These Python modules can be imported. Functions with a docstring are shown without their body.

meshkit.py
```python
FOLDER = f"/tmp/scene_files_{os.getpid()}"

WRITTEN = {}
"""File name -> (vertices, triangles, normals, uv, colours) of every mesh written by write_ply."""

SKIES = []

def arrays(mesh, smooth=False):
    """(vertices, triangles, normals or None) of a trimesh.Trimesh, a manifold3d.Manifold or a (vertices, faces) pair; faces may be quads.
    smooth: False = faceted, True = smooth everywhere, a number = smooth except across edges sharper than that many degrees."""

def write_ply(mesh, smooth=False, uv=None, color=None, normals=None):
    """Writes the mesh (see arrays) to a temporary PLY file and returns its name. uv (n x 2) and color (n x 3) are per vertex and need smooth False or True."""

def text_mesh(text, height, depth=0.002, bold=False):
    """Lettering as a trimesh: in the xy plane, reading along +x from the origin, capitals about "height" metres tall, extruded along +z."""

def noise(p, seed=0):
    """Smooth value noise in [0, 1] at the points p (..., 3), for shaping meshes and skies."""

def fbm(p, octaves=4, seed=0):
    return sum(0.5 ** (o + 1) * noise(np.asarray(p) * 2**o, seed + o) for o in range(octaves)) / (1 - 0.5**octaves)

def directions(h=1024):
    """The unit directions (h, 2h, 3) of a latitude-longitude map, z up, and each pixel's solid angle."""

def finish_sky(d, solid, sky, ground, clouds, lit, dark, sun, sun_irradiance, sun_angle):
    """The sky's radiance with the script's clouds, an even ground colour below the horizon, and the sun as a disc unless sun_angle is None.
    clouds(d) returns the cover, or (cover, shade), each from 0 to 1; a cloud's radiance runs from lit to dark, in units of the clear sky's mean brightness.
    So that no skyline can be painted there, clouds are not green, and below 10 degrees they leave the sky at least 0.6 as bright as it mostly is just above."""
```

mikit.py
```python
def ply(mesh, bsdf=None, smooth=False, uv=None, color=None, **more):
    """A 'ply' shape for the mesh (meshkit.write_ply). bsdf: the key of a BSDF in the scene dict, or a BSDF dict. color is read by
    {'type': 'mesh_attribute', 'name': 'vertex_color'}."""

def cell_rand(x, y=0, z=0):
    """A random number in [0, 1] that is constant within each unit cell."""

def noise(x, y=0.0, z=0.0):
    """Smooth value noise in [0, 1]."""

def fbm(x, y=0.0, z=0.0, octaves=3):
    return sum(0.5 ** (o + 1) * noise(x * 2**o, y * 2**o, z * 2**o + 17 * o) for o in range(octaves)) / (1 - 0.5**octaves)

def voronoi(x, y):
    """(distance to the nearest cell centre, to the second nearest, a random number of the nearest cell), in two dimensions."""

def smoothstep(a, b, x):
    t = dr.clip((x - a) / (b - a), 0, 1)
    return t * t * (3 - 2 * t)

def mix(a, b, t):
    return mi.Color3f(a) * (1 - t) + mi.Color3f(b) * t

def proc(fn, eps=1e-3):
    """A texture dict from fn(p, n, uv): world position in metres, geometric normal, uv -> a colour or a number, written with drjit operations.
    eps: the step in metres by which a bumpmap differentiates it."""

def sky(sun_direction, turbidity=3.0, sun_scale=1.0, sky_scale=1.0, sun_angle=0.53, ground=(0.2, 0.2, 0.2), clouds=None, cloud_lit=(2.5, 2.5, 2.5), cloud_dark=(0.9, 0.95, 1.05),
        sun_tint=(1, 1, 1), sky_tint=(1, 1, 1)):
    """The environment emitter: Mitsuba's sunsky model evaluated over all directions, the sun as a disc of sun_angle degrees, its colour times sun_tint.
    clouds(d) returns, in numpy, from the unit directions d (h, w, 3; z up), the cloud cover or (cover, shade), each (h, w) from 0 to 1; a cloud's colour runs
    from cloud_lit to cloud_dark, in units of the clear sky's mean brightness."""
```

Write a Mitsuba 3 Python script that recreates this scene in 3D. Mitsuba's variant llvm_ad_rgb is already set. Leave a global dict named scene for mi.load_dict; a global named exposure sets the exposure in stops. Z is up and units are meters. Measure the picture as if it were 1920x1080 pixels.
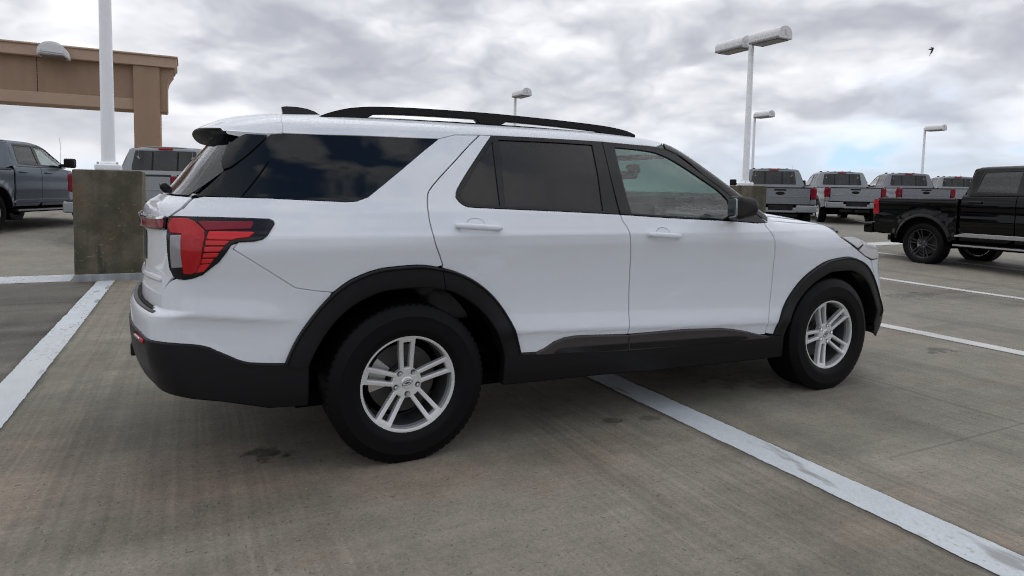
import math, random
import numpy as np, trimesh, shapely, mitsuba as mi, drjit as dr
import mikit, meshkit
from mikit import fbm, noise, voronoi, cell_rand, smoothstep, mix, proc
from scipy.interpolate import PchipInterpolator as PC
from shapely.geometry import Polygon, Point, LineString, box
from shapely import affinity
T = mi.ScalarTransform4f
random.seed(7); RNG = np.random.default_rng(7)
scene, labels = {}, {}

# ------------------------------------------------------------------ camera
CAM = np.array([-.9471, -3.9281, 1.3308]); YAW, PITCH, ROLL, FPX = .4637, .0687, -.0206, 1212.72
cy, sy, cp, sp = math.cos(YAW), math.sin(YAW), math.cos(PITCH), math.sin(PITCH)
FWD = np.array([sy*cp, cy*cp, -sp]); RGT = np.array([cy, -sy, 0.]); DWN = np.cross(FWD, RGT)
UP = -(math.cos(ROLL)*DWN - math.sin(ROLL)*RGT)
scene['camera'] = {'type': 'perspective', 'fov': 2*math.degrees(math.atan(960/FPX)), 'fov_axis': 'x', 'near_clip': .05, 'far_clip': 6000.,
                   'principal_point_offset_y': (540-443.34)/1080, 'to_world': T().look_at(origin=CAM.tolist(), target=(CAM+FWD).tolist(), up=UP.tolist())}
# ------------------------------------------------------------------ sky: broken overcast, sun hidden high behind the cloud
exposure = 2.12
def clouds(d):
    z = np.maximum(d[..., 2], 0.0); h = d/np.linalg.norm(d*[1, 1, 0]+[0, 0, .35], axis=-1, keepdims=True)
    p = np.stack([h[..., 0]*5.0, h[..., 1]*5.0, 10.5*z/(z+.75)], -1)
    w = np.stack([meshkit.fbm(p*2.2+o, 4, 11)-.5 for o in ([3.1, 7.7, 0], [8.2, .4, 3], [1.9, 5.5, 6])], -1); p = p+w*.50
    def billow(q, seed): return sum(.5**(o+1)*np.abs(2*meshkit.noise(q*2.03**o, seed+o)-1) for o in range(5))/.97
    big = meshkit.fbm(p*.75+[5.3, 1.2, 0], 4, 3); q = p*1.05+[.7, 4.1, 2]; mid = billow(q, 21); up = billow(q+[0, 0, .22], 21)
    relief = np.clip((mid-up)*2.2, -1, 1)                     # thinner above: a lit rim; thicker: a shaded base
    fine = meshkit.fbm(p*4.4+[6.1, 2.7, 8.8], 4, 57); sh = .43+(big-.5)*1.0-(mid-.42)*.80-relief*.20+(fine-.5)*.34
    az = np.degrees(np.arctan2(d[..., 0], d[..., 1])); el = np.degrees(np.arcsin(np.clip(d[..., 2], -1, 1)))
    hole = np.exp(-(((az-58.8)/5.0)**2+((el-7.2)/1.7)**2)); veil = np.exp(-(((az-54)/15)**2+((el-2.2)/2.6)**2))*.42
    cover = .97-.6*np.clip((.42-big)/.08, 0, 1)*np.clip((mid-.38)/.15, 0, 1)
    cover = np.clip(cover-.72*hole*np.clip(.85+(mid-.45)*3.2, .1, 1)-veil*(.6+mid), .08, 1)
    gap = np.exp(-(np.degrees(np.arccos(np.clip(d @ np.array([.10, -.56, .82]), -1, 1)))/21)**4)          # a broken patch high up behind the viewer
    puff = meshkit.fbm(d*[5.5, 5.5, 6.5]+[2.2, 9.1, 4.4], 5, 31); cover = np.clip(cover-gap*np.clip((.60-puff)/.075, 0, 1), .03, 1)
    t = 1/(1+np.exp(-(sh-.45)*5.0)); shade = t
    zen = np.clip((el-16)/50, 0, 1); zen = zen*zen*(3-2*zen)                                               # thin bright cloud overhead, heavier towards the horizon
    shade = 1-(1-shade*(1-.62*zen))*(1-.17*(1-zen))
    low = np.clip(1-z/.12, 0, 1); shade = shade*(1-.60*low)+.46*low
    return cover, shade
scene['sky'] = mikit.sky((.10, .25, .96), turbidity=3.5, sun_scale=.05, sun_angle=30, sun_tint=(.84, .95, 1.12), sky_scale=1.0, clouds=clouds, cloud_lit=(2.98, 2.97, 2.96), cloud_dark=(.84, .875, .99), ground=(.2, .19, .18), sky_tint=(.95, 1.0, 1.06))

# ------------------------------------------------------------------ materials
def rgb(*c): return {'type': 'rgb', 'value': list(map(float, c))}
def pri(name, c, rough=.5, metal=0., spec=.5, **k):
    scene[name] = {'type': 'twosided', 'm': {'type': 'principled', 'base_color': c if isinstance(c, dict) else rgb(*c), 'roughness': rough, 'metallic': float(metal), 'specular': spec, **k}}
def coat(name, c, ior=1.58): scene[name] = {'type': 'twosided', 'm': {'type': 'plastic', 'diffuse_reflectance': rgb(*c), 'int_ior': ior, 'nonlinear': True}}
coat('white_paint', (.84, .86, .89))
pri('black_plastic', (.0062, .0062, .0078), .42, 0, .24)
pri('sill_plastic', (.042, .037, .037), .5, 0, .3)
pri('trim_plastic', (.013, .012, .0125), .5, 0, .25)
pri('gloss_black', (.005, .005, .006), .12, 0, .35)
pri('dark_glass', (.0012, .0030, .0042), .02, 0, .33)
pri('privacy_glass', (.0085, .0075, .008), .03, 0, .42)
pri('void_black', (.002, .002, .0025), .8, 0, .05)
pri('rear_glass', (.004, .005, .006), .03, 0, .75)
pri('tyre_rubber', (.0035, .0035, .0045), .55, 0, .14)
pri('alloy', (.74, .75, .77), .33, .6, .5)
pri('alloy_dark', (.10, .10, .105), .42, .6, .5)
pri('steel', (.45, .45, .46), .35, .9, .5)
pri('disc_iron', (.055, .052, .05), .45, .5, .5)
pri('chrome', (.80, .80, .82), .08, 1.)
pri('red_lens', (.36, .006, .010), .12, 0, .3, clearcoat=.3, clearcoat_gloss=.95)
pri('red_lens_dark', (.17, .006, .016), .12, 0, .3, clearcoat=.3, clearcoat_gloss=.95)
pri('red_lens_lit', (.52, .018, .022), .12, 0, .3, clearcoat=.3, clearcoat_gloss=.95)
pri('clear_lens', (.52, .53, .55), .15, .15, .6)
pri('reverse_lens', (.26, .26, .28), .12, .2, .6)
pri('lamp_reflector', (.58, .57, .59), .25, .3)
pri('step_pad', (.075, .072, .075), .5, 0, .4)
pri('seat_cloth', (.10, .10, .105), .85)
pri('dash_plastic', (.055, .055, .058), .6)
pri('cabin_light', (.30, .31, .31), .8)
scene['clear_glass'] = {'type': 'thindielectric', 'specular_transmittance': rgb(.38, .60, .54)}
scene['screen_glass'] = {'type': 'thindielectric', 'specular_transmittance': rgb(.19, .30, .275)}

# ------------------------------------------------------------------ entries of the scene
def key_for(base):
    if base not in scene and base not in labels: return base
    i = 1
    while f'{base}_{i:03d}' in scene or f'{base}_{i:03d}' in labels: i += 1
    return f'{base}_{i:03d}'
def thing(name, label, cat, group=None):
    k = key_for(name); labels[k] = {'label': label, 'category': cat}
    if group: labels[k]['group'] = group
    return k
def put(name, mesh, bsdf, parent=None, smooth=35, label=None, cat=None, group=None, kind=None, world=None, normals=None):
    """one entry of the scene: part of its parent, or a thing of its own"""
    k = key_for(f'{parent}__{name}' if parent else name)
    if normals is not None:
        path = meshkit.write_ply(mesh, False, normals=normals)
        s = {'type': 'ply', 'filename': path, 'face_normals': False, 'bsdf': {'type': 'ref', 'id': bsdf}}
    else:
        s = mikit.ply(mesh, bsdf, smooth=smooth)
    if world is not None: s['to_world'] = world
    scene[k] = s
    e = {}
    if label: e['label'] = label
    if cat: e['category'] = cat
    if group: e['group'] = group
    if kind: e['kind'] = kind
    if e: labels[k] = e
    return k
cat_ = trimesh.util.concatenate
def bx(x0, x1, y0, y1, z0, z1, r=0.):
    if r <= 0:
        m = trimesh.creation.box((x1-x0, y1-y0, z1-z0)); m.apply_translation(((x0+x1)/2, (y0+y1)/2, (z0+z1)/2)); return m
    pts = []
    for a in (x0+r, x1-r):
        for b in (y0+r, y1-r):
            for c in (z0+r, z1-r):
                s = trimesh.creation.icosphere(1, r); pts.append(s.vertices+[a, b, c])
    return trimesh.convex.convex_hull(np.vstack(pts))
def tube(pts, r, n=10, caps=True):
    """a tube along the points; r a number or one per point"""
    pts = np.asarray(pts, float); r = np.broadcast_to(np.asarray(r, float), len(pts))
    t = np.gradient(pts, axis=0); t /= np.linalg.norm(t, axis=1, keepdims=True)
    ref = np.array([0, 0, 1.]) if abs(t[0, 2]) < .9 else np.array([1., 0, 0])
    V = []
    for p, d, q in zip(pts, t, r):
        a = np.cross(d, ref); a /= np.linalg.norm(a); b = np.cross(d, a); th = np.arange(n)*2*np.pi/n
        V.append(p+q*(np.cos(th)[:, None]*a+np.sin(th)[:, None]*b))
    V = np.vstack(V); F = []; i = np.arange(n); j = (i+1) % n
    for k in range(len(pts)-1):
        F += [np.stack([k*n+i, k*n+j, (k+1)*n+j], 1), np.stack([k*n+i, (k+1)*n+j, (k+1)*n+i], 1)]
    if caps:
        F += [np.stack([i*0, np.roll(i, 0), j], 1)[1:-1], np.stack([i*0+(len(pts)-1)*n, (len(pts)-1)*n+j, (len(pts)-1)*n+i], 1)[1:-1]]
    m = trimesh.Trimesh(V, np.vstack(F), process=False); m.fix_normals(); return m
def lathe(prof, n=64):
    """profile (radius, height) round the z axis"""
    m = trimesh.creation.revolve(np.asarray(prof, float), sections=n); return m
def curve(pts, n=24):
    """a smooth curve through traced points, without overshoot"""
    p = np.asarray(pts, float); t = np.r_[0, np.cumsum(np.linalg.norm(np.diff(p, axis=0), axis=1))]
    u = np.linspace(0, t[-1], n); return np.stack([PC(t, p[:, k])(u) for k in range(p.shape[1])], 1)
def ring(*segs):
    p = Polygon(np.vstack([np.atleast_2d(np.asarray(s, float)) for s in segs]))
    return p if p.is_valid else p.buffer(0)

def loft(rings, caps=True):
    n = len(rings[0]); V = np.vstack(rings); i = np.arange(n); j = (i+1) % n; F = []
    for k in range(len(rings)-1): F += [np.stack([k*n+i, k*n+j, (k+1)*n+j], 1), np.stack([k*n+i, (k+1)*n+j, (k+1)*n+i], 1)]
    if caps:
        a = len(V); V = np.vstack([V, rings[0].mean(0), rings[-1].mean(0)]); o = (len(rings)-1)*n
        F += [np.stack([j, i, i*0+a], 1), np.stack([o+i, o+j, i*0+a+1], 1)]
    m = trimesh.Trimesh(V, np.vstack(F), process=False)
    if m.volume < 0: m.invert()
    return m
# ------------------------------------------------------------------ flat regions cut into small cells, then laid on a curved surface
def grid_poly(poly, cell):
    cx, cyy = cell; x0, y0, x1, y1 = poly.bounds
    xs = np.arange(math.floor(x0/cx), math.ceil(x1/cx)+1)*cx; ys = np.arange(math.floor(y0/cyy), math.ceil(y1/cyy)+1)*cyy
    X, Y = np.meshgrid(xs[:-1], ys[:-1]); X, Y = X.ravel(), Y.ravel()
    b = shapely.box(X, Y, X+cx, Y+cyy); shapely.prepare(poly)
    ins = shapely.contains_properly(poly, b); cut = shapely.intersects(poly, b) & ~ins
    V, F, at = [], [], 0
    if ins.any():
        x, y = X[ins], Y[ins]; n = len(x)
        V.append(np.stack([np.c_[x, y], np.c_[x+cx, y], np.c_[x+cx, y+cyy], np.c_[x, y+cyy]], 1).reshape(-1, 2))
        i = np.arange(n)[:, None]*4; F += [i+[0, 1, 2], i+[0, 2, 3]]; at = 4*n
    for g in shapely.get_parts(shapely.intersection(b[cut], poly)):
        if g.geom_type != 'Polygon' or g.area < 1e-9: 
            if g.geom_type in ('GeometryCollection', 'MultiPolygon'): 
                gs = [q for q in g.geoms if q.geom_type == 'Polygon' and q.area > 1e-9]
            else: continue
        else: gs = [g]
        for q in gs:
            v, f = trimesh.creation.triangulate_polygon(q, engine='earcut')
            V.append(v); F.append(f+at); at += len(v)
    V, F = np.vstack(V), np.vstack(F)
    key = np.round(V*1e6).astype(np.int64); _, idx, inv = np.unique(key, axis=0, return_index=True, return_inverse=True)
    V, F = V[idx], inv.ravel()[F]
    F = F[(F[:, 0] != F[:, 1]) & (F[:, 1] != F[:, 2]) & (F[:, 0] != F[:, 2])]
    a = V[F]; c = (a[:, 1, 0]-a[:, 0, 0])*(a[:, 2, 1]-a[:, 0, 1])-(a[:, 1, 1]-a[:, 0, 1])*(a[:, 2, 0]-a[:, 0, 0])
    F = F[np.abs(c) > 1e-12]; c = c[np.abs(c) > 1e-12]; F[c < 0] = F[c < 0][:, ::-1]
    return V, F
def rim_edges(F):
    e = np.vstack([F[:, [0, 1]], F[:, [1, 2]], F[:, [2, 0]]]); s = np.sort(e, 1)
    _, inv, cnt = np.unique(s, axis=0, return_inverse=True, return_counts=True)
    return e[cnt[inv.ravel()] == 1]
def lay(poly, surf, cell=(.05, .02), off=0., depth=.014, gap=.0, edge=.0025):
    """(vertices, faces, normals) of a sheet cut out as poly, laid on surf(q) -> (P, N), its rim rounded over and turned inwards by depth"""
    if gap: poly = poly.buffer(-gap/2, join_style='mitre')
    Vs, Fs, Ns, at = [], [], [], 0
    for g in getattr(poly, 'geoms', [poly]):
        if g.area < 1e-6: continue
        q, F = grid_poly(g, cell); P, N = surf(q); P = P+N*off
        a = P[F]; fn = np.cross(a[:, 1]-a[:, 0], a[:, 2]-a[:, 0])
        if (fn*N[F[:, 0]]).sum() < 0: F = F[:, ::-1]
        Vs.append(P); Ns.append(N); Fs.append(F+at); at += len(P)
        if depth > 0:
            e = rim_edges(F); A, Bv, NA, NB = P[e[:, 0]], P[e[:, 1]], N[e[:, 0]], N[e[:, 1]]
            o = np.cross(Bv-A, (NA+NB)/2); o /= np.maximum(np.linalg.norm(o, axis=1, keepdims=True), 1e-12)
            # averaged outward direction per rim vertex
            acc = np.zeros_like(P); np.add.at(acc, e[:, 0], o); np.add.at(acc, e[:, 1], o); acc /= np.maximum(np.linalg.norm(acc, axis=1, keepdims=True), 1e-12)
            oA, oB = acc[e[:, 0]], acc[e[:, 1]]; m = len(e); i = np.arange(m)
            rows = [(0, 0, 0), (edge*.75, edge*.25, .75), (edge, edge, 1), (edge, depth, 1)]
            for (o0, d0, k0), (o1, d1, k1) in zip(rows[:-1], rows[1:]):
                quad = [A+oA*o0-NA*d0, Bv+oB*o0-NB*d0, Bv+oB*o1-NB*d1, A+oA*o1-NA*d1]
                nn = [NA*(1-k0)+oA*k0, NB*(1-k0)+oB*k0, NB*(1-k1)+oB*k1, NA*(1-k1)+oA*k1]
                Vs.append(np.vstack(quad)); Ns.append(np.vstack(nn))
                Fs += [np.stack([i, i+3*m, i+2*m], 1)+at, np.stack([i, i+2*m, i+m], 1)+at]; at += 4*m
    V, F, N = np.vstack(Vs), np.vstack(Fs), np.vstack(Ns); N = N/np.maximum(np.linalg.norm(N, axis=1, keepdims=True), 1e-12)
    a = V[F]; fn = np.cross(a[:, 1]-a[:, 0], a[:, 2]-a[:, 0]); bad = (fn*N[F].mean(1)).sum(1) < 0; F[bad] = F[bad][:, ::-1]
    return V, F, N
def mir(m):
    V, F, N = m; return V*[1, -1, 1], F[:, ::-1], N*[1, -1, 1]
def join(ms):
    at, V, F, N = 0, [], [], []
    for v, f, n in ms: V.append(v); F.append(f+at); N.append(n); at += len(v)
    return np.vstack(V), np.vstack(F), np.vstack(N)
def panel(name, m, bsdf, parent, sides='both', world=None, **k):
    """both: the part and its twin on the other side; one: as it is; join: both halves as one part"""
    if sides == 'join': m = join([m, mir(m)])
    a = put(name, (m[0], m[1]), bsdf, parent, normals=m[2], world=world, **k)
    if sides == 'both':
        m = mir(m); b = put(name, (m[0], m[1]), bsdf, parent, normals=m[2], world=world, **k); return a, b
    return a
def slab(poly, y0, y1, seg=.03, layers=((0, 0),), warp=None, tf=None):
    """poly in a plane, thickened between y0 and y1; layers: (inset, extra height) of further steps on the y1 face"""
    ms = []; base = y0
    for inset, h in layers:
        p = poly.buffer(-inset) if inset else poly
        for g in getattr(p, 'geoms', [p]):
            if g.area < 1e-7: continue
            v, f = grid_poly(g, (seg, seg)); n = len(v); e = rim_edges(f)
            V = np.vstack([np.c_[v, np.full(n, y0)], np.c_[v, np.full(n, y1+h)]])
            F = np.vstack([f[:, ::-1], f+n, np.c_[e[:, 0], e[:, 1], e[:, 1]+n], np.c_[e[:, 0], e[:, 1]+n, e[:, 0]+n]])
            ms.append(trimesh.Trimesh(V, F, process=False))
    m = cat_(ms)
    if warp is not None: m.vertices = warp(m.vertices)
    return m

# ================================================================== the white car: one smooth implicit skin, every panel cut out of it
_B=PC(*np.array([(.15,.86),(.24,.905),(.32,.930),(.40,.948),(.47,.953),(.56,.954),(.68,.949),(.78,.947),(.90,.953),(1.0,.965),(1.07,.976),(1.105,.977),(1.135,.967),(1.19,.946),(1.23,.930),(1.26,.914),(1.45,.822),(1.62,.730),(1.70,.685),(1.9,.58)]).T)
_TLF=PC(*np.array([(-2,-.14),(-1.2,-.10),(-.9,-.055),(-.6,-.022),(-.2,0),(.4,0),(2.2,0),(2.8,-.006),(3.3,-.03),(3.7,-.085),(4.2,-.17)]).T)
_TU=PC(*np.array([(-2,-.25),(-1.1,-.145),(-.6,-.062),(-.1,-.016),(.5,0),(1.0,0),(1.5,-.010),(1.9,-.022),(2.5,-.05),(4,-.1)]).T)
_XR=PC(*np.array([(.1,-1.10),(.5,-1.155),(.72,-1.172),(.85,-1.168),(.95,-1.155),(1.08,-1.155),(1.17,-1.16),(1.215,-1.16),(1.25,-1.145),(1.275,-1.10),(1.45,-.95),(1.62,-.82),(1.70,-.76),(1.9,-.62)]).T)
_XB=PC(*np.array([(.1,-.88),(.27,-.985),(.36,-1.09),(.45,-1.175),(.55,-1.21),(.65,-1.22),(.74,-1.222),(.785,-1.215),(.9,-1.20)]).T)
_XF=PC(*np.array([(.1,3.80),(.3,3.93),(.45,3.965),(.6,3.955),(.8,3.91),(.95,3.865),(1.05,3.80),(1.12,3.69),(1.3,3.45)]).T)
_HD=PC(*np.array([(1.5,1.26),(2.2,1.25),(2.6,1.232),(3.0,1.205),(3.4,1.152),(3.65,1.075),(3.8,1.0),(3.95,.90),(4.2,.7)]).T)
_RF=PC(*np.array([(-1.3,1.66),(-.9,1.69),(-.5,1.725),(0,1.742),(.6,1.748),(1.1,1.75),(1.5,1.738),(1.8,1.71),(2.1,1.64),(2.6,1.4)]).T)
_WS=PC(*np.array([(1.2,1.97),(1.7,1.765),(2.0,1.612),(2.3,1.44),(2.55,1.285),(2.7,1.19),(3.3,.79)]).T)
_FD=PC(*np.array([(.1,0),(.80,-.002),(.90,.001),(1.0,.014),(1.07,.033),(1.105,.042),(1.135,.046),(1.19,.055),(1.3,.06),(2,.06)]).T)
_CR=PC(*np.array([(-.5,0),(-.17,0),(-.10,.0025),(-.02,.0125),(-.004,.0142),(.003,.0138),(.02,.0075),(.07,.001),(.14,0),(.6,0)]).T)
def half_width(x,z):
    k=np.clip((z-1.0)/.3,0,1); k=k*k*(3-2*k)
    fl=.012*np.exp(-((x)/.45)**2)+.012*np.exp(-((x-3.03)/.45)**2)
    zc=.585-.065*np.clip((x-1.0)/1.4,-.6,1.2)
    cr=_CR(np.clip(zc-z,-.5,.6))*np.clip((x-.2)/.35,0,1)+1.2*_CR(np.clip(.735-.10*np.clip(x+.5,-.6,0)-z,-.5,.6))*np.clip((-.45-x)/.25,0,1)
    fk=np.clip((x-2.36)/.45,0,1); fk=fk*fk*(3-2*fk)
    return _B(z)-fk*_FD(z)+cr+(1-k)*(_TLF(x)+fl*np.exp(-((z-.75)/.35)**2))+k*_TU(x)
def rsm(a,b):
    m=np.minimum(a,b); return m-np.log(1+np.exp(-np.minimum(np.abs(a-b)*60,60)))/60
def top_height(x,y):
    a=np.abs(y)
    hood=_HD(x)-.05*(a/.85)**2.5-.018*np.clip((.42-a)/.1,-1,1)*-.5
    roof=_RF(x)-.055*(a/.66)**2.2
    ws=_WS(x+.16*(a/.75)**2)
    return np.maximum(hood,rsm(roof,ws))
def rnd(a,b,r):
    return np.minimum(np.maximum(a,b)+r,0)+np.hypot(np.maximum(a+r,0),np.maximum(b+r,0))-r
def body(P,rear='gate'):
    x,y,z=P[...,0],P[...,1],P[...,2]; a=np.abs(y)
    if rear=='gate': xr=_XR(z)
    else:
        t=np.clip((z-.772)/.030,0,1); t=t*t*(3-2*t); xr=_XB(z)*(1-t)+_XR(z)*t
    xr=xr+.115*(a/.80)**2.2
    xf=_XF(z)-.16*(a/.80)**2.6
    h=rnd(a-half_width(x,z),xr-x,.09)
    h=rnd(h,x-xf,.12)
    return rnd(h,z-top_height(x,y),.045)

def body_rear(kind):
    def fn(P):
        return body(P, kind)
    return fn
class Skin:
    """points on an implicit body seen from its right side; params follow the flank round the corners (s, z), over the roof (x, v)"""
    def __init__(self, fn, xp, yp, xq, yq, rp=.6, rq=.55, split=1.3):
        self.fn, self.xp, self.yp, self.xq, self.yq, self.rp, self.rq, self.split = fn, xp, yp, xq, yq, rp, rq, split
        self.s_rear = xp-rp*math.pi/2+yp; self.s_front = xq+rq*math.pi/2-yq
    def hit(self, O, D, t1=1.7):
        lo = np.zeros(len(O)); hi = np.full(len(O), t1)
        for _ in range(30):
            m = (lo+hi)/2; i = self.fn(O+D*m[:, None]) < 0; lo = np.where(i, m, lo); hi = np.where(i, hi, m)
        return O+D*lo[:, None]
    def grad(self, P, e=2e-3):
        g = np.stack([self.fn(P+np.eye(3)[k]*e)-self.fn(P-np.eye(3)[k]*e) for k in range(3)], -1)
        return g/np.maximum(np.linalg.norm(g, axis=1, keepdims=True), 1e-9)
    def s(self, q):
        s, z = q[:, 0], q[:, 1]; O = np.zeros((len(q), 3)); D = np.zeros((len(q), 3)); O[:, 2] = z
        th = np.clip((self.xp-s)/self.rp, 0, np.pi/2); ph = np.clip((s-self.xq)/self.rq, 0, np.pi/2)
        O[:, 0] = np.clip(s, self.xp, self.xq); O[:, 1] = np.where(s < self.split, self.yp, self.yq)
        O[:, 1] += np.maximum(0, (self.xp-s)-self.rp*np.pi/2)+np.maximum(0, (s-self.xq)-self.rq*np.pi/2)
        D[:, 0] = -np.sin(th)+np.sin(ph); D[:, 1] = -np.cos(th)*np.cos(ph)
        P = self.hit(O, D); return P, self.grad(P)
    def over(self, zp, yp, R=.3):
        """a map (x, v): v < 0 below the pivot line, then turning from sideways to upwards, then inwards to the middle"""
        def f(q):
            x, v = q[:, 0], q[:, 1]; O = np.zeros((len(q), 3)); D = np.zeros((len(q), 3)); a = np.clip(v/R, 0, np.pi/2)
            z0, y0 = zp(x), yp(x); O[:, 0] = x; O[:, 1] = np.minimum(y0+np.maximum(0, v-R*np.pi/2)*(-y0)/.45, 0); O[:, 2] = z0+np.minimum(v, 0)
            D[:, 1] = -np.cos(a); D[:, 2] = np.sin(a); P = self.hit(O, D); return P, self.grad(P)
        f.end = R*np.pi/2+.45
        f.inv = lambda P: np.c_[P[:, 0], R*np.arctan2(P[:, 2]-zp(P[:, 0]), yp(P[:, 0])-P[:, 1])]
        return f
GATE = Skin(body_rear('gate'), -.55, -.35, 3.25, -.40); BLEND = Skin(body_rear('blend'), -.55, -.35, 3.25, -.40)
ROOF = GATE.over(PC([-2, 1.5, 1.8, 2.0, 2.3, 2.45, 3], [1.45, 1.45, 1.42, 1.30, 1.10, 1.02, 1.0]), PC([-2, 1.5, 2.4, 3], [-.45, -.45, -.58, -.58]))
HOOD = GATE.over(lambda x: .93+0*x, lambda x: -.60+0*x)
SC = GATE.s_rear
def on(skinf, inv, pts): return inv(skinf(np.asarray(pts, float))[0])

car = thing('white_suv', 'white sport utility vehicle with black roof rails and black wheel arches, filling the foreground', 'car')
# ---- traced lines on the flank (s, z)
GCUT = [(-1.037, 1.196), (-.994, 1.233), (-.981, 1.276)]
QBOT = [(-.941, 1.285), (-.781, 1.283), (-.654, 1.282), (-.5, 1.277), (-.294, 1.270)]
QR = [(-.294, 1.270), (-.245, 1.273), (-.188, 1.294), (-.119, 1.346), (-.017, 1.424), (.106, 1.520), (.211, 1.598)]
QTOP = [(.211, 1.598), (.035, 1.594), (-.179, 1.590), (-.38, 1.587), (-.549, 1.584), (-.642, 1.585)]
RDGAP = curve([(.451, 1.632), (.37, 1.566), (.279, 1.483), (.2, 1.412), (.143, 1.357), (.111, 1.319), (.103, 1.292), (.096, 1.244), (.096, 1.198), (.102, 1.137), (.116, 1.074), (.141, 1.013), (.16, .965)], 40)
ARCH_R = curve([(-.574, .542), (-.528, .645), (-.452, .757), (-.359, .859), (-.268, .921), (-.124, .963), (.026, .971), (.155, .952), (.289, .904), (.406, .825), (.504, .711), (.568, .588), (.599, .484)], 60)
ARCH_RI = curve([(-.476, .515), (-.434, .608), (-.35, .728), (-.239, .814), (-.111, .857), (.03, .863), (.18, .842), (.315, .771), (.42, .665), (.481, .552), (.502, .482)], 60)
ARCH_F = curve([(2.471, .434), (2.526, .576), (2.635, .719), (2.794, .838), (2.985, .908), (3.173, .924), (3.369, .883), (3.52, .776), (3.600, .640), (3.632, .473)], 60)
ARCH_FI = curve([(2.557, .420), (2.61, .557), (2.702, .671), (2.858, .777), (3.029, .829), (3.183, .831), (3.350, .788), (3.480, .690), (3.545, .560), (3.565, .42)], 60)
BSEAM = [(-.369, .856), (-.445, .866), (-.527, .882), (-.659, .974), (-.78, 1.062)]
DGAP = curve([(1.231, 1.217), (1.240, 1.18), (1.264, 1.14), (1.280, 1.059), (1.294, .956), (1.300, .735), (1.298, .643), (1.293, .531)], 30)
FGAP = curve([(2.362, 1.172), (2.380, 1.123), (2.413, 1.081), (2.431, 1.036), (2.441, .952), (2.443, .826), (2.431, .673), (2.413, .570), (2.398, .447)], 30)
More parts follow.
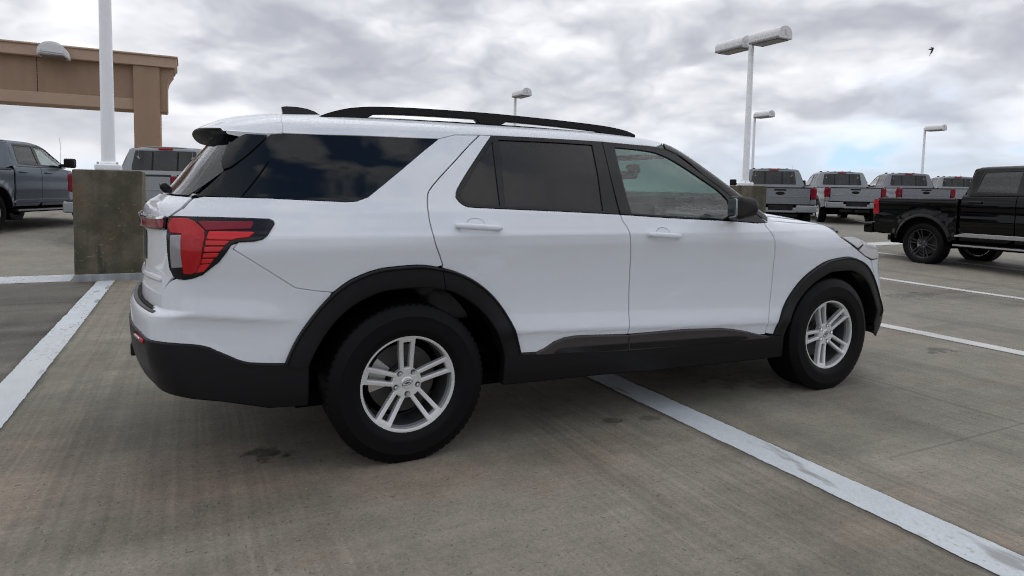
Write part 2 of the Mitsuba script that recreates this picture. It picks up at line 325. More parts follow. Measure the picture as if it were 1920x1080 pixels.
TLOUT = np.array([(-1.037, 1.196), (-.874, 1.193), (-.744, 1.190), (-.640, 1.187), (-.622, 1.180), (-.617, 1.168), (-.646, 1.120), (-.665, 1.104), (-.698, 1.096), (-.760, 1.093), (-.785, 1.082), (-.803, 1.049), (-.830, 1.010), (-.858, .985), (-.888, .956), (-.920, .942), (-.950, .935), (-.975, .936), (-.991, .944), (-1.011, .979), (-1.020, 1.06), (-1.027, 1.131)])
def sub(a, k0, k1): return a[k0:k1] if k1 > k0 else a[k1:k0][::-1]
ar = lambda x: int(np.abs(ARCH_R[:, 0]-x).argmin())
# roof edge as points on the skin
EDGE = GATE.s(np.array([(-.548, 1.585), (-.38, 1.587), (.035, 1.594), (.211, 1.598), (.307, 1.625), (.451, 1.632), (.6, 1.634), (1.0, 1.637), (1.245, 1.638), (1.505, 1.631), (1.647, 1.627), (1.72, 1.615)]))[0]
EV = ROOF.inv(EDGE)
G = .009
# ---- flank panels
q = ring(GCUT, QBOT, QR[1:], [(.307, 1.625)], RDGAP, sub(ARCH_R, ar(.15), ar(-.36)), BSEAM, TLOUT[9:0:-1])
panel('quarter_panel', lay(q, GATE.s, (.04, .02), gap=G), 'white_paint', car)
RWIN = curve([(.522, 1.633), (.389, 1.487), (.294, 1.374), (.258, 1.322), (.252, 1.300), (.268, 1.274), (.309, 1.252), (.42, 1.247), (.5, 1.244), (.838, 1.233), (1.224, 1.2175)], 60)
q = ring(RDGAP, ARCH_R[ar(.16):], [(.694, .480), (.745, .496), (.806, .529), (.87, .546), (.942, .551), (1.293, .531)], DGAP[::-1], RWIN[::-1])
CUP = lambda xc, zc: affinity.translate(affinity.scale(Point(0, 0).buffer(1, 16), .046, .027), xc, zc)
rdoors = panel('rear_door', lay(q.difference(CUP(.336, 1.166)), GATE.s, (.05, .012), gap=G), 'white_paint', car)
BELTF = [(2.362, 1.168), (2.302, 1.165), (2.1, 1.178), (1.563, 1.199), (1.231, 1.217)]
q = ring(DGAP, [(1.69, .528), (2.0, .512), (2.113, .495), (2.245, .467), (2.30, .449), (2.349, .441), (2.398, .441)], FGAP[::-1], BELTF)
fdoors = panel('front_door', lay(q.difference(CUP(1.512, 1.113)), GATE.s, (.05, .012), gap=G), 'white_paint', car)
# fender and bonnet meet along one line high on the shoulder
HX = np.linspace(2.36, 3.40, 24); HP = HOOD(np.c_[HX, np.full(24, .3*math.radians(43))])[0]; HS = GATE.s(np.c_[HX, HP[:, 2]])
hs = np.c_[HX, HP[:, 2]]
FT = np.array([(3.113, 1.066), (3.256, 1.064)])
keep = hs[hs[:, 0] < 3.08]
q = ring(FGAP, ARCH_F[:-4], [(3.60, .70), (3.50, .890), (3.40, .925), (3.313, .965)], [(3.113, 1.066)], keep[::-1])
panel('front_fender', lay(q, GATE.s, (.04, .014), gap=G), 'white_paint', car)
hl = ring([(3.113, 1.066), (3.256, 1.064), (3.437, 1.012), (3.60, .985), (3.85, .965), (3.87, .92), (3.505, .892), (3.40, .925), (3.313, .965)])
lamps = panel('headlight', lay(hl, GATE.s, (.03, .02), off=-.003, gap=.006), 'trim_plastic', car)
for L, sd in zip(lamps, (1, -1)):
    for nm, pl, m, of in (('lens', ring([(3.135, 1.061), (3.25, 1.060), (3.33, 1.045), (3.36, 1.010), (3.30, .985)]), 'clear_lens', .006), ('lens', ring([(3.345, 1.040), (3.437, 1.008), (3.60, .981), (3.84, .962), (3.86, .925), (3.51, .898), (3.41, .925), (3.325, .966), (3.38, 1.0)]), 'lamp_reflector', .005), ('light_bar', ring([(3.40, 1.008), (3.60, .976), (3.82, .958), (3.82, .948), (3.60, .966), (3.40, .994)]), 'clear_lens', .008)):
        a = lay(pl, GATE.s, (.03, .02), off=of, depth=.012); a = a if sd > 0 else mir(a)
        panel(nm, a, m, L, 'one')
SF = GATE.s_front
fa = ring([(3.632, .52), (3.612, .62), (3.60, .70), (3.505, .886), (3.87, .914), (3.95, .86), (4.02, .60), (SF, .56), (SF, .46), (3.9, .47), (3.72, .50)])
panel('front_bumper', lay(fa, GATE.s, (.04, .02), gap=.004), 'white_paint', car, 'join')
fl = ring([(3.634, .515), (3.72, .495), (3.9, .465), (SF, .455), (SF, .27), (3.70, .30), (3.60, .36), (3.575, .42)])
panel('front_lower_bumper', lay(fl, GATE.s, (.04, .02), off=.012, gap=.004), 'black_plastic', car, 'join')
gr = ring([(3.95, .91), (SF, .93), (SF, .57), (4.03, .61), (3.97, .85)])
grille = panel('grille', lay(gr, GATE.s, (.05, .03), off=-.012), 'gloss_black', car, 'join')
for z in (.65, .72, .79, .86):
    panel('grille_bar', lay(ring([(4.02, z), (SF, z), (SF, z+.03), (4.02, z+.03)]), GATE.s, (.06, .03), off=.006), 'black_plastic', grille, 'join')
# ---- bonnet, cowl
hood_in = [(3.52, HOOD.end), (2.50, HOOD.end)]
hv = [(2.42, .3*math.radians(43)), (3.06, .3*math.radians(43)), (3.16, .26), (3.30, .31), (3.48, .42)]
q = ring(hv, [(3.70, .6), (3.76, HOOD.end)], [(2.62, HOOD.end), (2.58, .62), (2.47, .40)])
panel('bonnet', lay(q, HOOD, (.04, .03), gap=G), 'white_paint', car, 'join')
q = ring([(2.36, .3*math.radians(40)), (2.416, .3*math.radians(42)), (2.465, .40), (2.575, .62), (2.615, HOOD.end), (2.50, HOOD.end), (2.44, .60), (2.37, .38)])
panel('cowl', lay(q, HOOD, (.04, .03), off=-.004), 'black_plastic', car, 'join')
# ---- roof, windscreen, pillars
vend = ROOF.end
hdr = curve([(1.765, .30), (1.80, .45), (1.83, .62), (1.845, vend)], 12)
q = ring(EV[:-1], [(1.70, .225)], hdr, [(-.548, vend), (-.548, .3)])
panel('roof', lay(q, ROOF, (.05, .02), gap=.004), 'white_paint', car, 'join')
AP = ROOF.inv(GATE.s(np.array([(1.72, 1.618), (1.79, 1.590), (1.955, 1.470), (2.14, 1.342), (2.30, 1.235), (2.40, 1.172)]))[0])
wl = curve([(1.785, .32), (1.95, .335), (2.15, .345), (2.33, .355), (2.43, .365)], 14)
q = ring(AP, [(2.44, .18), (2.47, .36)], wl[::-1], [(1.735, .25)])
panel('front_pillar', lay(q, ROOF, (.03, .02), off=.002, gap=.003), 'gloss_black', car)
ws = ring(wl, [(2.47, .60), (2.49, vend), (1.85, vend), (1.835, .62), (1.805, .45)])
panel('windscreen', lay(ws, ROOF, (.05, .03), off=-.006, depth=0), 'screen_glass', car, 'join')
# ---- side glass
QG = ring([(-.981, 1.282), (-.941, 1.287)], QBOT[1:], QR[1:], QTOP, [(-.62, 1.588)], [(-.66, 1.565), (-.751, 1.515), (-.82, 1.462), (-.893, 1.395)])
panel('quarter_window', lay(QG, GATE.s, (.04, .02), off=-.003, gap=.004), 'dark_glass', car)
panel('window_seam', lay(Polygon([(-.781, 1.288), (-.775, 1.288), (-.645, 1.45), (-.650, 1.452)]), GATE.s, (.04, .02), off=-.002, depth=.003), 'void_black', car)
q = ring(RWIN, [(1.224, 1.2175), (1.226, 1.434), (1.238, 1.637), (1.057, 1.637), (.778, 1.637)])
GL1 = ring(curve([(.524, 1.608), (.41, 1.482), (.318, 1.370), (.279, 1.318), (.275, 1.302), (.290, 1.284), (.325, 1.267), (.40, 1.262), (.488, 1.258)], 30), [(.500, 1.441), (.517, 1.608)])
GL2 = ring([(.553, 1.610), (.546, 1.5), (.514, 1.257), (.838, 1.248), (1.120, 1.236), (1.145, 1.432), (1.161, 1.614), (.9, 1.615)])
frames = panel('window_frame', lay(q.difference(GL1).difference(GL2), GATE.s, (.04, .02), off=.001, depth=.012, gap=.003), 'gloss_black', car)
panel('rear_quarter_light', lay(GL1.buffer(.008), GATE.s, (.04, .03), off=-.006, depth=0), 'privacy_glass', car)
panel('rear_door_window', lay(GL2.buffer(.008), GATE.s, (.04, .03), off=-.006, depth=0), 'privacy_glass', car)
GL3 = ring(curve([(1.318, 1.607), (1.46, 1.603), (1.603, 1.593), (1.70, 1.566), (1.758, 1.540), (1.924, 1.445), (2.092, 1.331), (2.114, 1.300), (2.112, 1.250), (2.064, 1.192)], 40), [(1.704, 1.203), (1.311, 1.223), (1.309, 1.437)])
q = ring([(1.242, 1.637), (1.231, 1.434), (1.233, 1.219)], [(1.563, 1.201), (2.1, 1.180), (2.302, 1.167), (2.40, 1.164)], [(2.30, 1.230), (2.14, 1.339), (1.955, 1.466), (1.79, 1.586), (1.70, 1.620), (1.647, 1.628), (1.505, 1.631)])
panel('window_frame', lay(q.difference(GL3), GATE.s, (.04, .02), off=.001, depth=.012, gap=.003), 'gloss_black', car)
panel('front_door_window', lay(GL3.buffer(.008), GATE.s, (.05, .04), off=-.006, depth=0), 'clear_glass', car)
# ---- tailgate
q = ring([(-1.045, 1.19), (-1.004, 1.233), (-.990, 1.279), (-1.06, 1.283), (-1.35, 1.288), (SC, 1.288), (SC, .72), (-1.25, .72), (-1.16, .75), (-1.02, .925), (-1.0, .94), (-1.019, .975), (-1.028, 1.06), (-1.035, 1.131), (-1.05, 1.19)])
tail = panel('tailgate', lay(q, GATE.s, (.04, .02), gap=.004), 'white_paint', car, 'join')
rw = ring([(-1.02, 1.292), (-1.35, 1.297), (SC, 1.297), (SC, 1.60), (-1.2, 1.60), (-.93, 1.585), (-.76, 1.520), (-.83, 1.460), (-.90, 1.395)])
panel('rear_window', lay(rw, GATE.s, (.04, .02), off=-.004, depth=.004), 'rear_glass', car, 'join')
lb = ring([(-1.047, 1.192), (-1.33, 1.190), (SC, 1.190), (SC, 1.132), (-1.33, 1.132), (-1.034, 1.142)])
bar = panel('light_bar', lay(lb, GATE.s, (.05, .02), off=.012, depth=.02), 'gloss_black', tail, 'join')
panel('bar_lens', lay(ring([(-1.05, 1.180), (-1.40, 1.178), (-1.40, 1.140), (-1.04, 1.148)]), GATE.s, (.05, .02), off=.018, depth=.008), 'red_lens_dark', bar)
panel('bar_trim', lay(ring([(-1.05, 1.190), (-1.45, 1.189), (-1.45, 1.180), (-1.05, 1.182)]), GATE.s, (.05, .02), off=.021, depth=.008), 'chrome', bar)
panel('bar_trim', lay(ring([(-1.42, 1.186), (SC, 1.186), (SC, 1.136), (-1.42, 1.138)]), GATE.s, (.05, .02), off=.020, depth=.008), 'chrome', bar, 'join')
panel('plate_recess', lay(ring([(-1.40, 1.115), (-1.43, .98), (SC, .975), (SC, 1.12)]), GATE.s, (.05, .02), off=.003, depth=.004), 'black_plastic', tail, 'join')
panel('tailgate_crease', lay(ring([(-1.09, .925), (SC, .905), (SC, .893), (-1.09, .915)]), GATE.s, (.05, .02), off=.010, depth=.012, edge=.006), 'white_paint', tail, 'join')
# taillights
lights = panel('taillight', lay(Polygon(TLOUT), GATE.s, (.03, .015), off=.008, depth=.022, gap=.004, edge=.005), 'gloss_black', car)
LENS = [('brake_lens', ring([(-1.015, 1.184), (-.959, 1.182), (-.93, 1.168), (-.888, 1.133), (-.880, 1.108), (-.885, 1.05), (-.892, 1.002), (-.905, .972), (-.918, .962), (-.944, .961), (-.947, 1.05), (-.953, 1.123), (-.999, 1.128), (-1.018, 1.152)]), 'red_lens', .016),
        ('reversing_lens', ring([(-.999, 1.116), (-.957, 1.116), (-.950, .989), (-.993, .984)]), 'reverse_lens', .013),
        ('wing_lens', ring([(-.918, 1.173), (-.709, 1.171), (-.716, 1.146), (-.882, 1.139)]), 'red_lens_dark', .012),
        ('wing_lens', ring([(-.867, 1.130), (-.701, 1.127), (-.721, 1.111), (-.767, 1.107), (-.783, 1.102), (-.869, 1.104)]), 'red_lens_lit', .013)]
for a in ([(-.871, 1.095), (-.793, 1.094), (-.809, 1.080), (-.872, 1.081)], [(-.873, 1.069), (-.813, 1.070), (-.826, 1.055), (-.875, 1.054)], [(-.877, 1.043), (-.829, 1.045), (-.838, 1.032), (-.880, 1.031)], [(-.883, 1.020), (-.848, 1.022), (-.857, 1.008), (-.886, 1.006)], [(-.893, .995), (-.862, .999), (-.883, .972), (-.905, .966)]):
    LENS.append(('rib_lens', ring(a), 'red_lens_lit', .013))
for L, sd in zip(lights, (1, -1)):
    for nm, pl, m, of in LENS:
        a = lay(pl, GATE.s, (.03, .015), off=of, depth=.010, edge=.004); panel(nm, a if sd > 0 else mir(a), m, L, 'one')
# ---- rear bumper
BTOP = curve([(-1.215, .672), (-1.135, .664), (-1.00, .657), (-.888, .638), (-.852, .617), (-.80, .588), (-.764, .568), (-.729, .556), (-.65, .546), (-.578, .540)], 24)
q = ring([(SC, .785), (-1.20, .785), (-1.155, .79), (-1.015, .92), (-.985, .934), (-.95, .930), (-.92, .937)], TLOUT[14:8:-1]-[0, .004], [(-.78, 1.062)], BSEAM[::-1][1:], ARCH_R[:ar(-.36)][::-1], BTOP[::-1], [(SC, .676)])
panel('rear_bumper', lay(q, BLEND.s, (.03, .012), gap=.004), 'white_paint', car, 'join')
q = ring(BTOP, [(-.476, .525), (-.478, .345), (-.642, .352), (-.824, .400), (-.974, .434), (-1.144, .462), (SC, .43), (SC, .672)])
low = panel('rear_bumper_cladding', lay(q, BLEND.s, (.03, .015), off=.008, gap=.003, edge=.010, depth=.03), 'black_plastic', car, 'join')
panel('skid_strip', lay(ring([(-1.02, .445), (-1.144, .458), (SC, .426), (SC, .385), (-1.15, .425), (-1.04, .430)]), BLEND.s, (.04, .015), off=-.012, depth=.03), 'alloy_dark', car, 'join')
panel('bumper_reflector', lay(ring([(-1.29, .660), (-1.135, .658), (-1.133, .646), (-1.29, .645)]), BLEND.s, (.03, .015), off=.014, depth=.008), 'red_lens', car)
panel('reflector_trim', lay(ring([(-1.28, .658), (-1.18, .657), (-1.18, .651), (-1.28, .651)]), BLEND.s, (.03, .015), off=.0165, depth=.004), 'chrome', car)
# step pad with its ribs on the bumper's ledge
def ledge(t):  # plan curve of the bumper's edge, param y
    q_ = np.c_[np.interp(t, [-.80, -.35, 0], [-1.09, -.55-.6*math.pi/2, SC]), np.full(len(t), .76)]; return BLEND.s(q_)[0]
ts = np.linspace(-.80, 0, 22); e = ledge(ts); out = e[:, :2]; inn = out*[1, .97]+[.135, 0]
o2 = out+[.012, 0]; half = np.vstack([o2, o2[::-1][1:]*[1, -1]]); ih = np.vstack([inn, inn[::-1][1:]*[1, -1]])
pad = Polygon(np.vstack([half, ih[::-1]])).buffer(0)
stp = put('step_pad', slab(pad, .760, .7885, .06), 'step_pad', car, smooth=20)
w = [];
for yy in np.arange(-.72, .721, .03):
    e = ledge(np.array([-abs(yy)]))[0]; w.append(bx(e[0]+.030, e[0]+.118, yy-.007, yy+.007, .789, .794))
put('grip_ribs', cat_(w), 'trim_plastic', stp, smooth=False, kind='stuff')
put('tow_hitch', bx(-1.232, -1.0, -.055, .055, .43, .50, .01), 'black_plastic', car)
# ---- wheel arch trims: a lip, a face, and a turn inwards
def arch(outer, inner, prof=((0, -.004), (.0, .014), (.05, .022), (.10, .022), (.16, .015), (.55, .017), (.92, .018), (1.0, .012))):
    rows = []
    for u, o in prof:
        P, N = BLEND.s(outer*(1-u)+inner*u); N = N*[1, 1, .35]; N /= np.linalg.norm(N, axis=1, keepdims=True); rows.append(P+N*o)
    rows.append(rows[-1]+[0, .006, 0]); rows.append(rows[-1]+[0, .10, 0])
    n = len(outer); V = np.vstack(rows); F = []
    i = np.arange(n-1)
    for r in range(len(rows)-1): F += [np.stack([r*n+i, r*n+i+1, (r+1)*n+i+1], 1), np.stack([r*n+i, (r+1)*n+i+1, (r+1)*n+i], 1)]
    m = trimesh.Trimesh(V, np.vstack(F), process=False)
    if m.face_normals[n:3*n, 1].mean() > 0: m.invert()
    return m
def both(name, m, bsdf, **k):
    put(name, m, bsdf, car, **k); m2 = m.copy(); m2.vertices = m2.vertices*[1, -1, 1]; m2.invert(); return put(name, m2, bsdf, car, **k)
kk = ar(.155); ki = int(np.abs(ARCH_RI[:, 0]-.178).argmin())
rs = lambda a, n: curve(a, n)
ki2 = ki
both('rear_arch_trim', arch(rs(ARCH_R[:kk+1], 40), rs(ARCH_RI[:ki+1], 40)), 'black_plastic', smooth=40)
both('rear_arch_trim', arch(rs(ARCH_R[kk:]+[.004, 0], 30), rs(ARCH_RI[ki:]+[.004, 0], 30)), 'black_plastic', smooth=40)
both('front_arch_trim', arch(rs(ARCH_F, 60), rs(ARCH_FI, 60)), 'black_plastic', smooth=40)
# ---- rocker and the trim along the doors
q = ring([(.515, .482), (.60, .480), (1.293, .440), (2.40, .420), (2.475, .425), (2.555, .415), (2.59, .275), (1.82, .290), (1.04, .318), (.515, .330)])
panel('rocker', lay(q, GATE.s, (.06, .02), off=.010, gap=.003, depth=.04, edge=.012), 'black_plastic', car)
dt = [(.694, .476), (.745, .492), (.806, .525), (.87, .542), (.942, .547), (1.288, .527), (1.288, .442), (.60, .478)]
panel('rear_door_trim', lay(ring(dt), GATE.s, (.05, .012), off=.016, gap=.003, depth=.03, edge=.008), 'sill_plastic', car)
dt = [(1.30, .526), (1.69, .524), (2.0, .508), (2.113, .491), (2.245, .463), (2.349, .437), (2.44, .425), (2.40, .421), (1.30, .441)]
panel('front_door_trim', lay(ring(dt), GATE.s, (.05, .012), off=.016, gap=.003, depth=.03, edge=.008), 'sill_plastic', car)
for a in ([(.800, .473), (.83, .489), (.90, .493), (1.284, .482), (1.284, .450), (.84, .466)], [(1.304, .481), (2.10, .458), (2.20, .449), (2.235, .436), (2.12, .424), (1.304, .449)]):
    panel('trim_inlay', lay(ring(a), GATE.s, (.05, .012), off=.0185, depth=.006, edge=.003), 'gloss_black', car)
# ---- door handles with their cups
def handle(x0, x1, z0, z1, doors):
    xc, zc, sl = (x0+x1)/2, (z0+z1)/2, (z1-z0)/(x1-x0)
    rr = []
    for r_, d_ in ((1.0, -.004), (1.0, .001), (.97, .012), (.85, .022), (.5, .028), (.12, .029)):
        th = np.linspace(0, 2*np.pi, 33)[:-1]; P, N = GATE.s(np.c_[xc-.01*(x0 < 1)+.047*r_*np.cos(th), zc+.0135+.028*r_*np.sin(th)]); rr.append(P-N*max(d_, 0))
    cm = loft(rr[1:], True)
    xs = np.linspace(x0, x1, 16); rows = []
    for k, x in enumerate(xs):
        u = abs(2*k/15-1); r = .0125*(1-u**6*.55); o = .038-.016*u**3
        P, N = GATE.s(np.array([[x, z0+sl*(x-x0)]])); th = np.linspace(0, 2*np.pi, 15)[:-1]
        rows.append(P[0]+np.array([0, -1, 0])*o+np.c_[0*th, -np.cos(th)*r*.8, np.sin(th)*r*1.25])
    V = np.vstack(rows); n = 14; i = np.arange(n); j = (i+1) % n; F = []
    for k in range(15): F += [np.stack([k*n+i, k*n+j, (k+1)*n+j], 1), np.stack([k*n+i, (k+1)*n+j, (k+1)*n+i], 1)]
    hm = trimesh.Trimesh(V, np.vstack(F), process=False)
    for e_ in (0, 15): hm = cat_([hm, trimesh.convex.convex_hull(np.vstack([rows[e_], rows[e_]+[0, .014, 0]]))])
    hm = cat_([hm, *[bx(x-.012, x+.012, GATE.s(np.array([[x, zc]]))[0][0, 1]-.022, GATE.s(np.array([[x, zc]]))[0][0, 1]+.01, z0+sl*(x-x0)-.009, z0+sl*(x-x0)+.009) for x in (x0+.02, x1-.02)]])
    for d, sd in zip(doors, (1, -1)):
        c2 = cm.copy(); c2.vertices = c2.vertices*[1, sd, 1]; put('handle_cup', c2, 'white_paint', d, smooth=60)
        m = hm.copy()
        if sd < 0: m.vertices = m.vertices*[1, -1, 1]
        m.fix_normals(); put('handle', m, 'white_paint', d, smooth=50)
handle(.222, .470, 1.160, 1.146, rdoors); handle(1.392, 1.632, 1.106, 1.092, fdoors)
# ---- dark structure behind the gaps
sh = ring([(-1.55, .55), (-1.55, 1.25), (2.40, 1.13), (3.1, 1.0), (4.3, .85), (4.3, .40), (2.6, .36), (.5, .38), (-.45, .44), (-.9, .50)]).difference(Polygon(ARCH_R).buffer(-.03).union(Polygon(ARCH_F).buffer(-.03)))
sh = sh.difference(box(-.47, .2, .5, .6)).difference(box(2.55, .2, 3.56, .6))
panel('body_shell', lay(sh, GATE.s, (.08, .06), off=-.030, depth=0), 'void_black', car, 'join')
pil = ring([(-.25, 1.20), (.24, 1.20), (.24, 1.32), (.50, 1.62), (.22, 1.58)])
panel('pillar_shell', lay(pil, GATE.s, (.06, .05), off=-.022, depth=0), 'void_black', car)
panel('headliner', lay(ring([(-.50, .20), (1.70, .22), (1.80, .45), (1.83, vend), (-.5, vend)]), ROOF, (.1, .1), off=-.04, depth=0), 'dash_plastic', car, 'join')
put('underbody', bx(-.50, 3.6, -.74, .74, .27, .34), 'void_black', car, smooth=False)
for xw in (0, 3.03):
    for sd in (-1, 1):
        a = np.linspace(.0, np.pi, 28); R = .50
        n = len(a); V = np.vstack([np.c_[R*np.cos(a)+xw, np.full(n, sd*.88), .385+R*np.sin(a)], np.c_[R*np.cos(a)+xw, np.full(n, sd*.50), .385+R*np.sin(a)]])
        i = np.arange(n-1); F = np.vstack([np.stack([i, i+1, i+n+1], 1), np.stack([i, i+n+1, i+n], 1)])
        wall = trimesh.creation.triangulate_polygon(Polygon(np.c_[R*np.cos(a)+xw, .385+R*np.sin(a)]), engine='earcut')
        wv = np.c_[wall[0][:, 0], np.full(len(wall[0]), sd*.50), wall[0][:, 1]]
        put('wheel_well', cat_([trimesh.Trimesh(V, F, process=False), trimesh.Trimesh(wv, wall[1], process=False)]), 'void_black', car, smooth=60)
put('floor', bx(-.80, 2.6, -.78, .78, .46, .50), 'void_black', car, smooth=False)
put('firewall', bx(2.42, 2.46, -.80, .80, .35, 1.14), 'void_black', car, smooth=False)
# ---- spoiler, aero fins, fin antenna, wiper
vs = np.r_[np.linspace(EV[0, 1]+.002, .40, 11), np.linspace(.45, ROOF.end, 14)]
def spoiler_rows():
    P, Nn = ROOF(np.c_[np.full(len(vs), -.548), vs]); P = P+Nn*.002; ym = -P[0, 1]; rows = []
    for p in P:
        k = min(abs(p[1])/ym, 1); xt = -.925+.050*k**2+.085*k**9; zt = 1.614-.020*k**2; yt = p[1]*.985; z0 = p[2]
        zt = zt-(.012 if k > .97 else 0); t = [np.array([-.548+(xt+.548)*u, p[1]*(1-u)+yt*u, z0*(1-u**2.3)+zt*u**2.3-.055*u*(1-u)*(1-u)]) for u in (0, .12, .3, .5, .7, .86, .96, 1)]
        e = [np.array([xt-.003, yt, zt-.006]), np.array([xt+.004, yt, zt-.014]), np.array([xt+.05, yt, zt-.022]), np.array([xt+.13, yt*.99, zt-.030]), np.array([-.70, p[1]*.985, min(zt-.03, z0-.015)]), np.array([-.56, p[1]*.98, z0-.03])]
        rows.append(np.array(t+e))
    rows += [r*[1, -1, 1] for r in rows[-2::-1]]
    return rows
R_ = spoiler_rows(); m = loft(R_); nr = 14; fc = m.triangles_center; topf = np.zeros(len(m.faces), bool)
vi = m.faces % nr; body_f = (m.faces < nr*len(R_)).all(1); topf[body_f] = ((vi[body_f] <= 7).all(1)); fk = np.arange(len(m.faces))
ends = ~body_f
spo = put('spoiler', m.submesh([fk[topf | ends]], append=True), 'white_paint', car, smooth=35)
put('spoiler_lip', m.submesh([fk[~(topf | ends)]], append=True), 'black_plastic', spo, smooth=35)
put('brake_light', bx(-.80, -.78, -.16, .16, 1.570, 1.584), 'red_lens', spo, smooth=False)
fin = ring([(-.895, 1.566), (-.915, 1.548), (-.912, 1.442), (-.890, 1.405), (-.863, 1.416), (-.747, 1.507), (-.69, 1.552), (-.675, 1.566)])
panel('aero_fin', lay(fin, GATE.s, (.03, .02), off=.008, depth=.02, edge=.005), 'dark_glass', car)
af = Polygon([(-.463, 1.735), (-.470, 1.786), (-.445, 1.792), (-.38, 1.792), (-.33, 1.786), (-.29, 1.774), (-.245, 1.748), (-.235, 1.735)])
m = slab(af, -.012, .012, .02, ((0, -.004), (.004, 0))); m.vertices = np.c_[m.vertices[:, 0], m.vertices[:, 2]*(1.0+(1.79-m.vertices[:, 1])*22), m.vertices[:, 1]]; m.fix_normals()
put('antenna_fin', m, 'gloss_black', car, smooth=30)
wp = GATE.s(np.array([[SC+.05, 1.305], [SC+.45, 1.31], [SC+.60, 1.315]]))
P0 = GATE.s(np.array([[-1.52, 1.31]])); c0 = P0[0][0]+P0[1][0]*.02
put('wiper', cat_([tube([c0-P0[1][0]*.03, c0, c0+P0[1][0]*.012], [.022, .02, .012]), tube([c0, c0*[1, .4, 1]+[-.02, 0, .01], c0*[1, -.6, 1]+[-.005, 0, .015]], [.009, .007, .006])]), 'black_plastic', car)
# ---- roof rails
RT = curve([(-.37, 1.683), (-.30, 1.712), (-.20, 1.738), (-.08, 1.751), (.127, 1.759), (.51, 1.7625), (.828, 1.758), (1.12, 1.750), (1.307, 1.742), (1.426, 1.731), (1.50, 1.718), (1.55, 1.702)], 50)
rb = lambda x: float(np.interp(x, [-.4, -.1, .3, .8, 1.2, 1.6], [1.672, 1.688, 1.698, 1.700, 1.696, 1.684]))
bot = [(x, rb(x)) for x in np.linspace(1.55, -.37, 30)]
rail = ring(RT, bot)
top_at = lambda x: float(np.interp(x, RT[:, 0], RT[:, 1]))
def slot(a, b): 
    xs = np.linspace(a, b, 14); return Polygon([(x, top_at(x)-.040) for x in xs]+[(x+(.02 if x > (a+b)/2 else -.03), rb(x)+.004) for x in xs[::-1]])
rail = rail.difference(slot(-.10, .46)).difference(slot(.65, 1.26))
for sd in (-1, 1):
    m = slab(rail, -.020, .016, .03, ((0, -.006), (.005, .0)))
    v = m.vertices; m.vertices = np.c_[v[:, 0], sd*(.625-.012*((v[:, 0]-.6)/.95)**2-.02*(v[:, 1]-1.72)*0+v[:, 2]), v[:, 1]]; m.fix_normals()
    put('roof_rail', m, 'black_plastic', car, smooth=25)
# ---- mirrors
def shell(parts, sub_=2): return trimesh.convex.convex_hull(np.vstack([trimesh.creation.icosphere(sub_, 1).vertices*np.array(r)+np.array(c) for c, r in parts]))
mh = shell([((1.956, -1.110, 1.300), (.030, .034, .034)), ((1.956, -1.112, 1.228), (.030, .034, .032)), ((2.02, -1.000, 1.302), (.032, .030, .034)), ((2.02, -1.000, 1.222), (.032, .030, .034)), ((2.045, -1.105, 1.268), (.055, .05, .058)), ((2.085, -1.04, 1.258), (.05, .05, .052))], 3)
mg = shell([((1.927, -1.112, 1.308), (.006, .012, .012)), ((1.927, -1.114, 1.222), (.006, .012, .012)), ((1.990, -1.000, 1.308), (.006, .012, .012)), ((1.990, -1.000, 1.214), (.006, .012, .012))])
ma = shell([((2.06, -1.0, 1.215), (.035, .03, .018)), ((2.10, -.90, 1.190), (.045, .03, .018))])
pri('mirror_glass', (.30, .35, .37), .04, 1.)
for sd in (1, -1):
    ms = []
    for m in (mh, mg, ma): m = m.copy(); m.vertices = m.vertices*[1, sd, 1]; m.fix_normals(); ms.append(m)
    k = put('side_mirror', cat_([ms[0], ms[2]]), 'trim_plastic', car, smooth=50); put('mirror_glass', ms[1], 'mirror_glass', k, smooth=50)
# ---- cabin: seats, wheel, dash
def seat(x, y, w, name):
    k = put(name, cat_([bx(x-.05, x+.50, y-w/2, y+w/2, .62, .80, .05)]), 'seat_cloth', car, smooth=40)
    b = bx(-.07, .07, -w/2+.02, w/2-.02, 0, .66, .05); b.apply_transform(trimesh.transformations.rotation_matrix(-.30, (0, 1, 0))); b.apply_translation((x-.02, y, .76)); put('backrest', b, 'seat_cloth', k, smooth=40)
    if w < .7:
        h = bx(-.05, .05, -.13, .13, 0, .19, .045); h.apply_transform(trimesh.transformations.rotation_matrix(-.15, (0, 1, 0))); h.apply_translation((x-.25, y, 1.42)); put('headrest', h, 'seat_cloth', k, smooth=40)
        for d in (-.06, .06): put('headrest_post', tube([(x-.23, y+d, 1.36), (x-.25, y+d, 1.48)], .007, 6), 'steel', k)
    return k
seat(1.15, -.40, .54, 'front_seat'); seat(1.15, .40, .54, 'front_seat'); seat(.25, 0, 1.30, 'rear_seat')
dp = Polygon([(1.98, .72), (1.95, 1.02), (2.0, 1.14), (2.12, 1.185), (2.44, 1.16), (2.44, .72)])
m = slab(dp, -.78, .78, .08); m.vertices = m.vertices[:, [0, 2, 1]]; m.fix_normals(); dash = put('dashboard', m, 'dash_plastic', car, smooth=30)
put('screen', bx(2.03, 2.06, -.22, .16, 1.06, 1.265, .008), 'gloss_black', dash, smooth=30)
put('instrument_cluster', bx(2.02, 2.05, .26, .58, 1.08, 1.23, .008), 'gloss_black', dash, smooth=30)
put('vent', bx(1.955, 1.99, -.66, -.46, 1.07, 1.13, .01), 'alloy_dark', dash, smooth=30)
put('dash_trim', bx(1.945, 1.98, -.74, -.26, 1.00, 1.03, .008), 'cabin_light', dash, smooth=30)
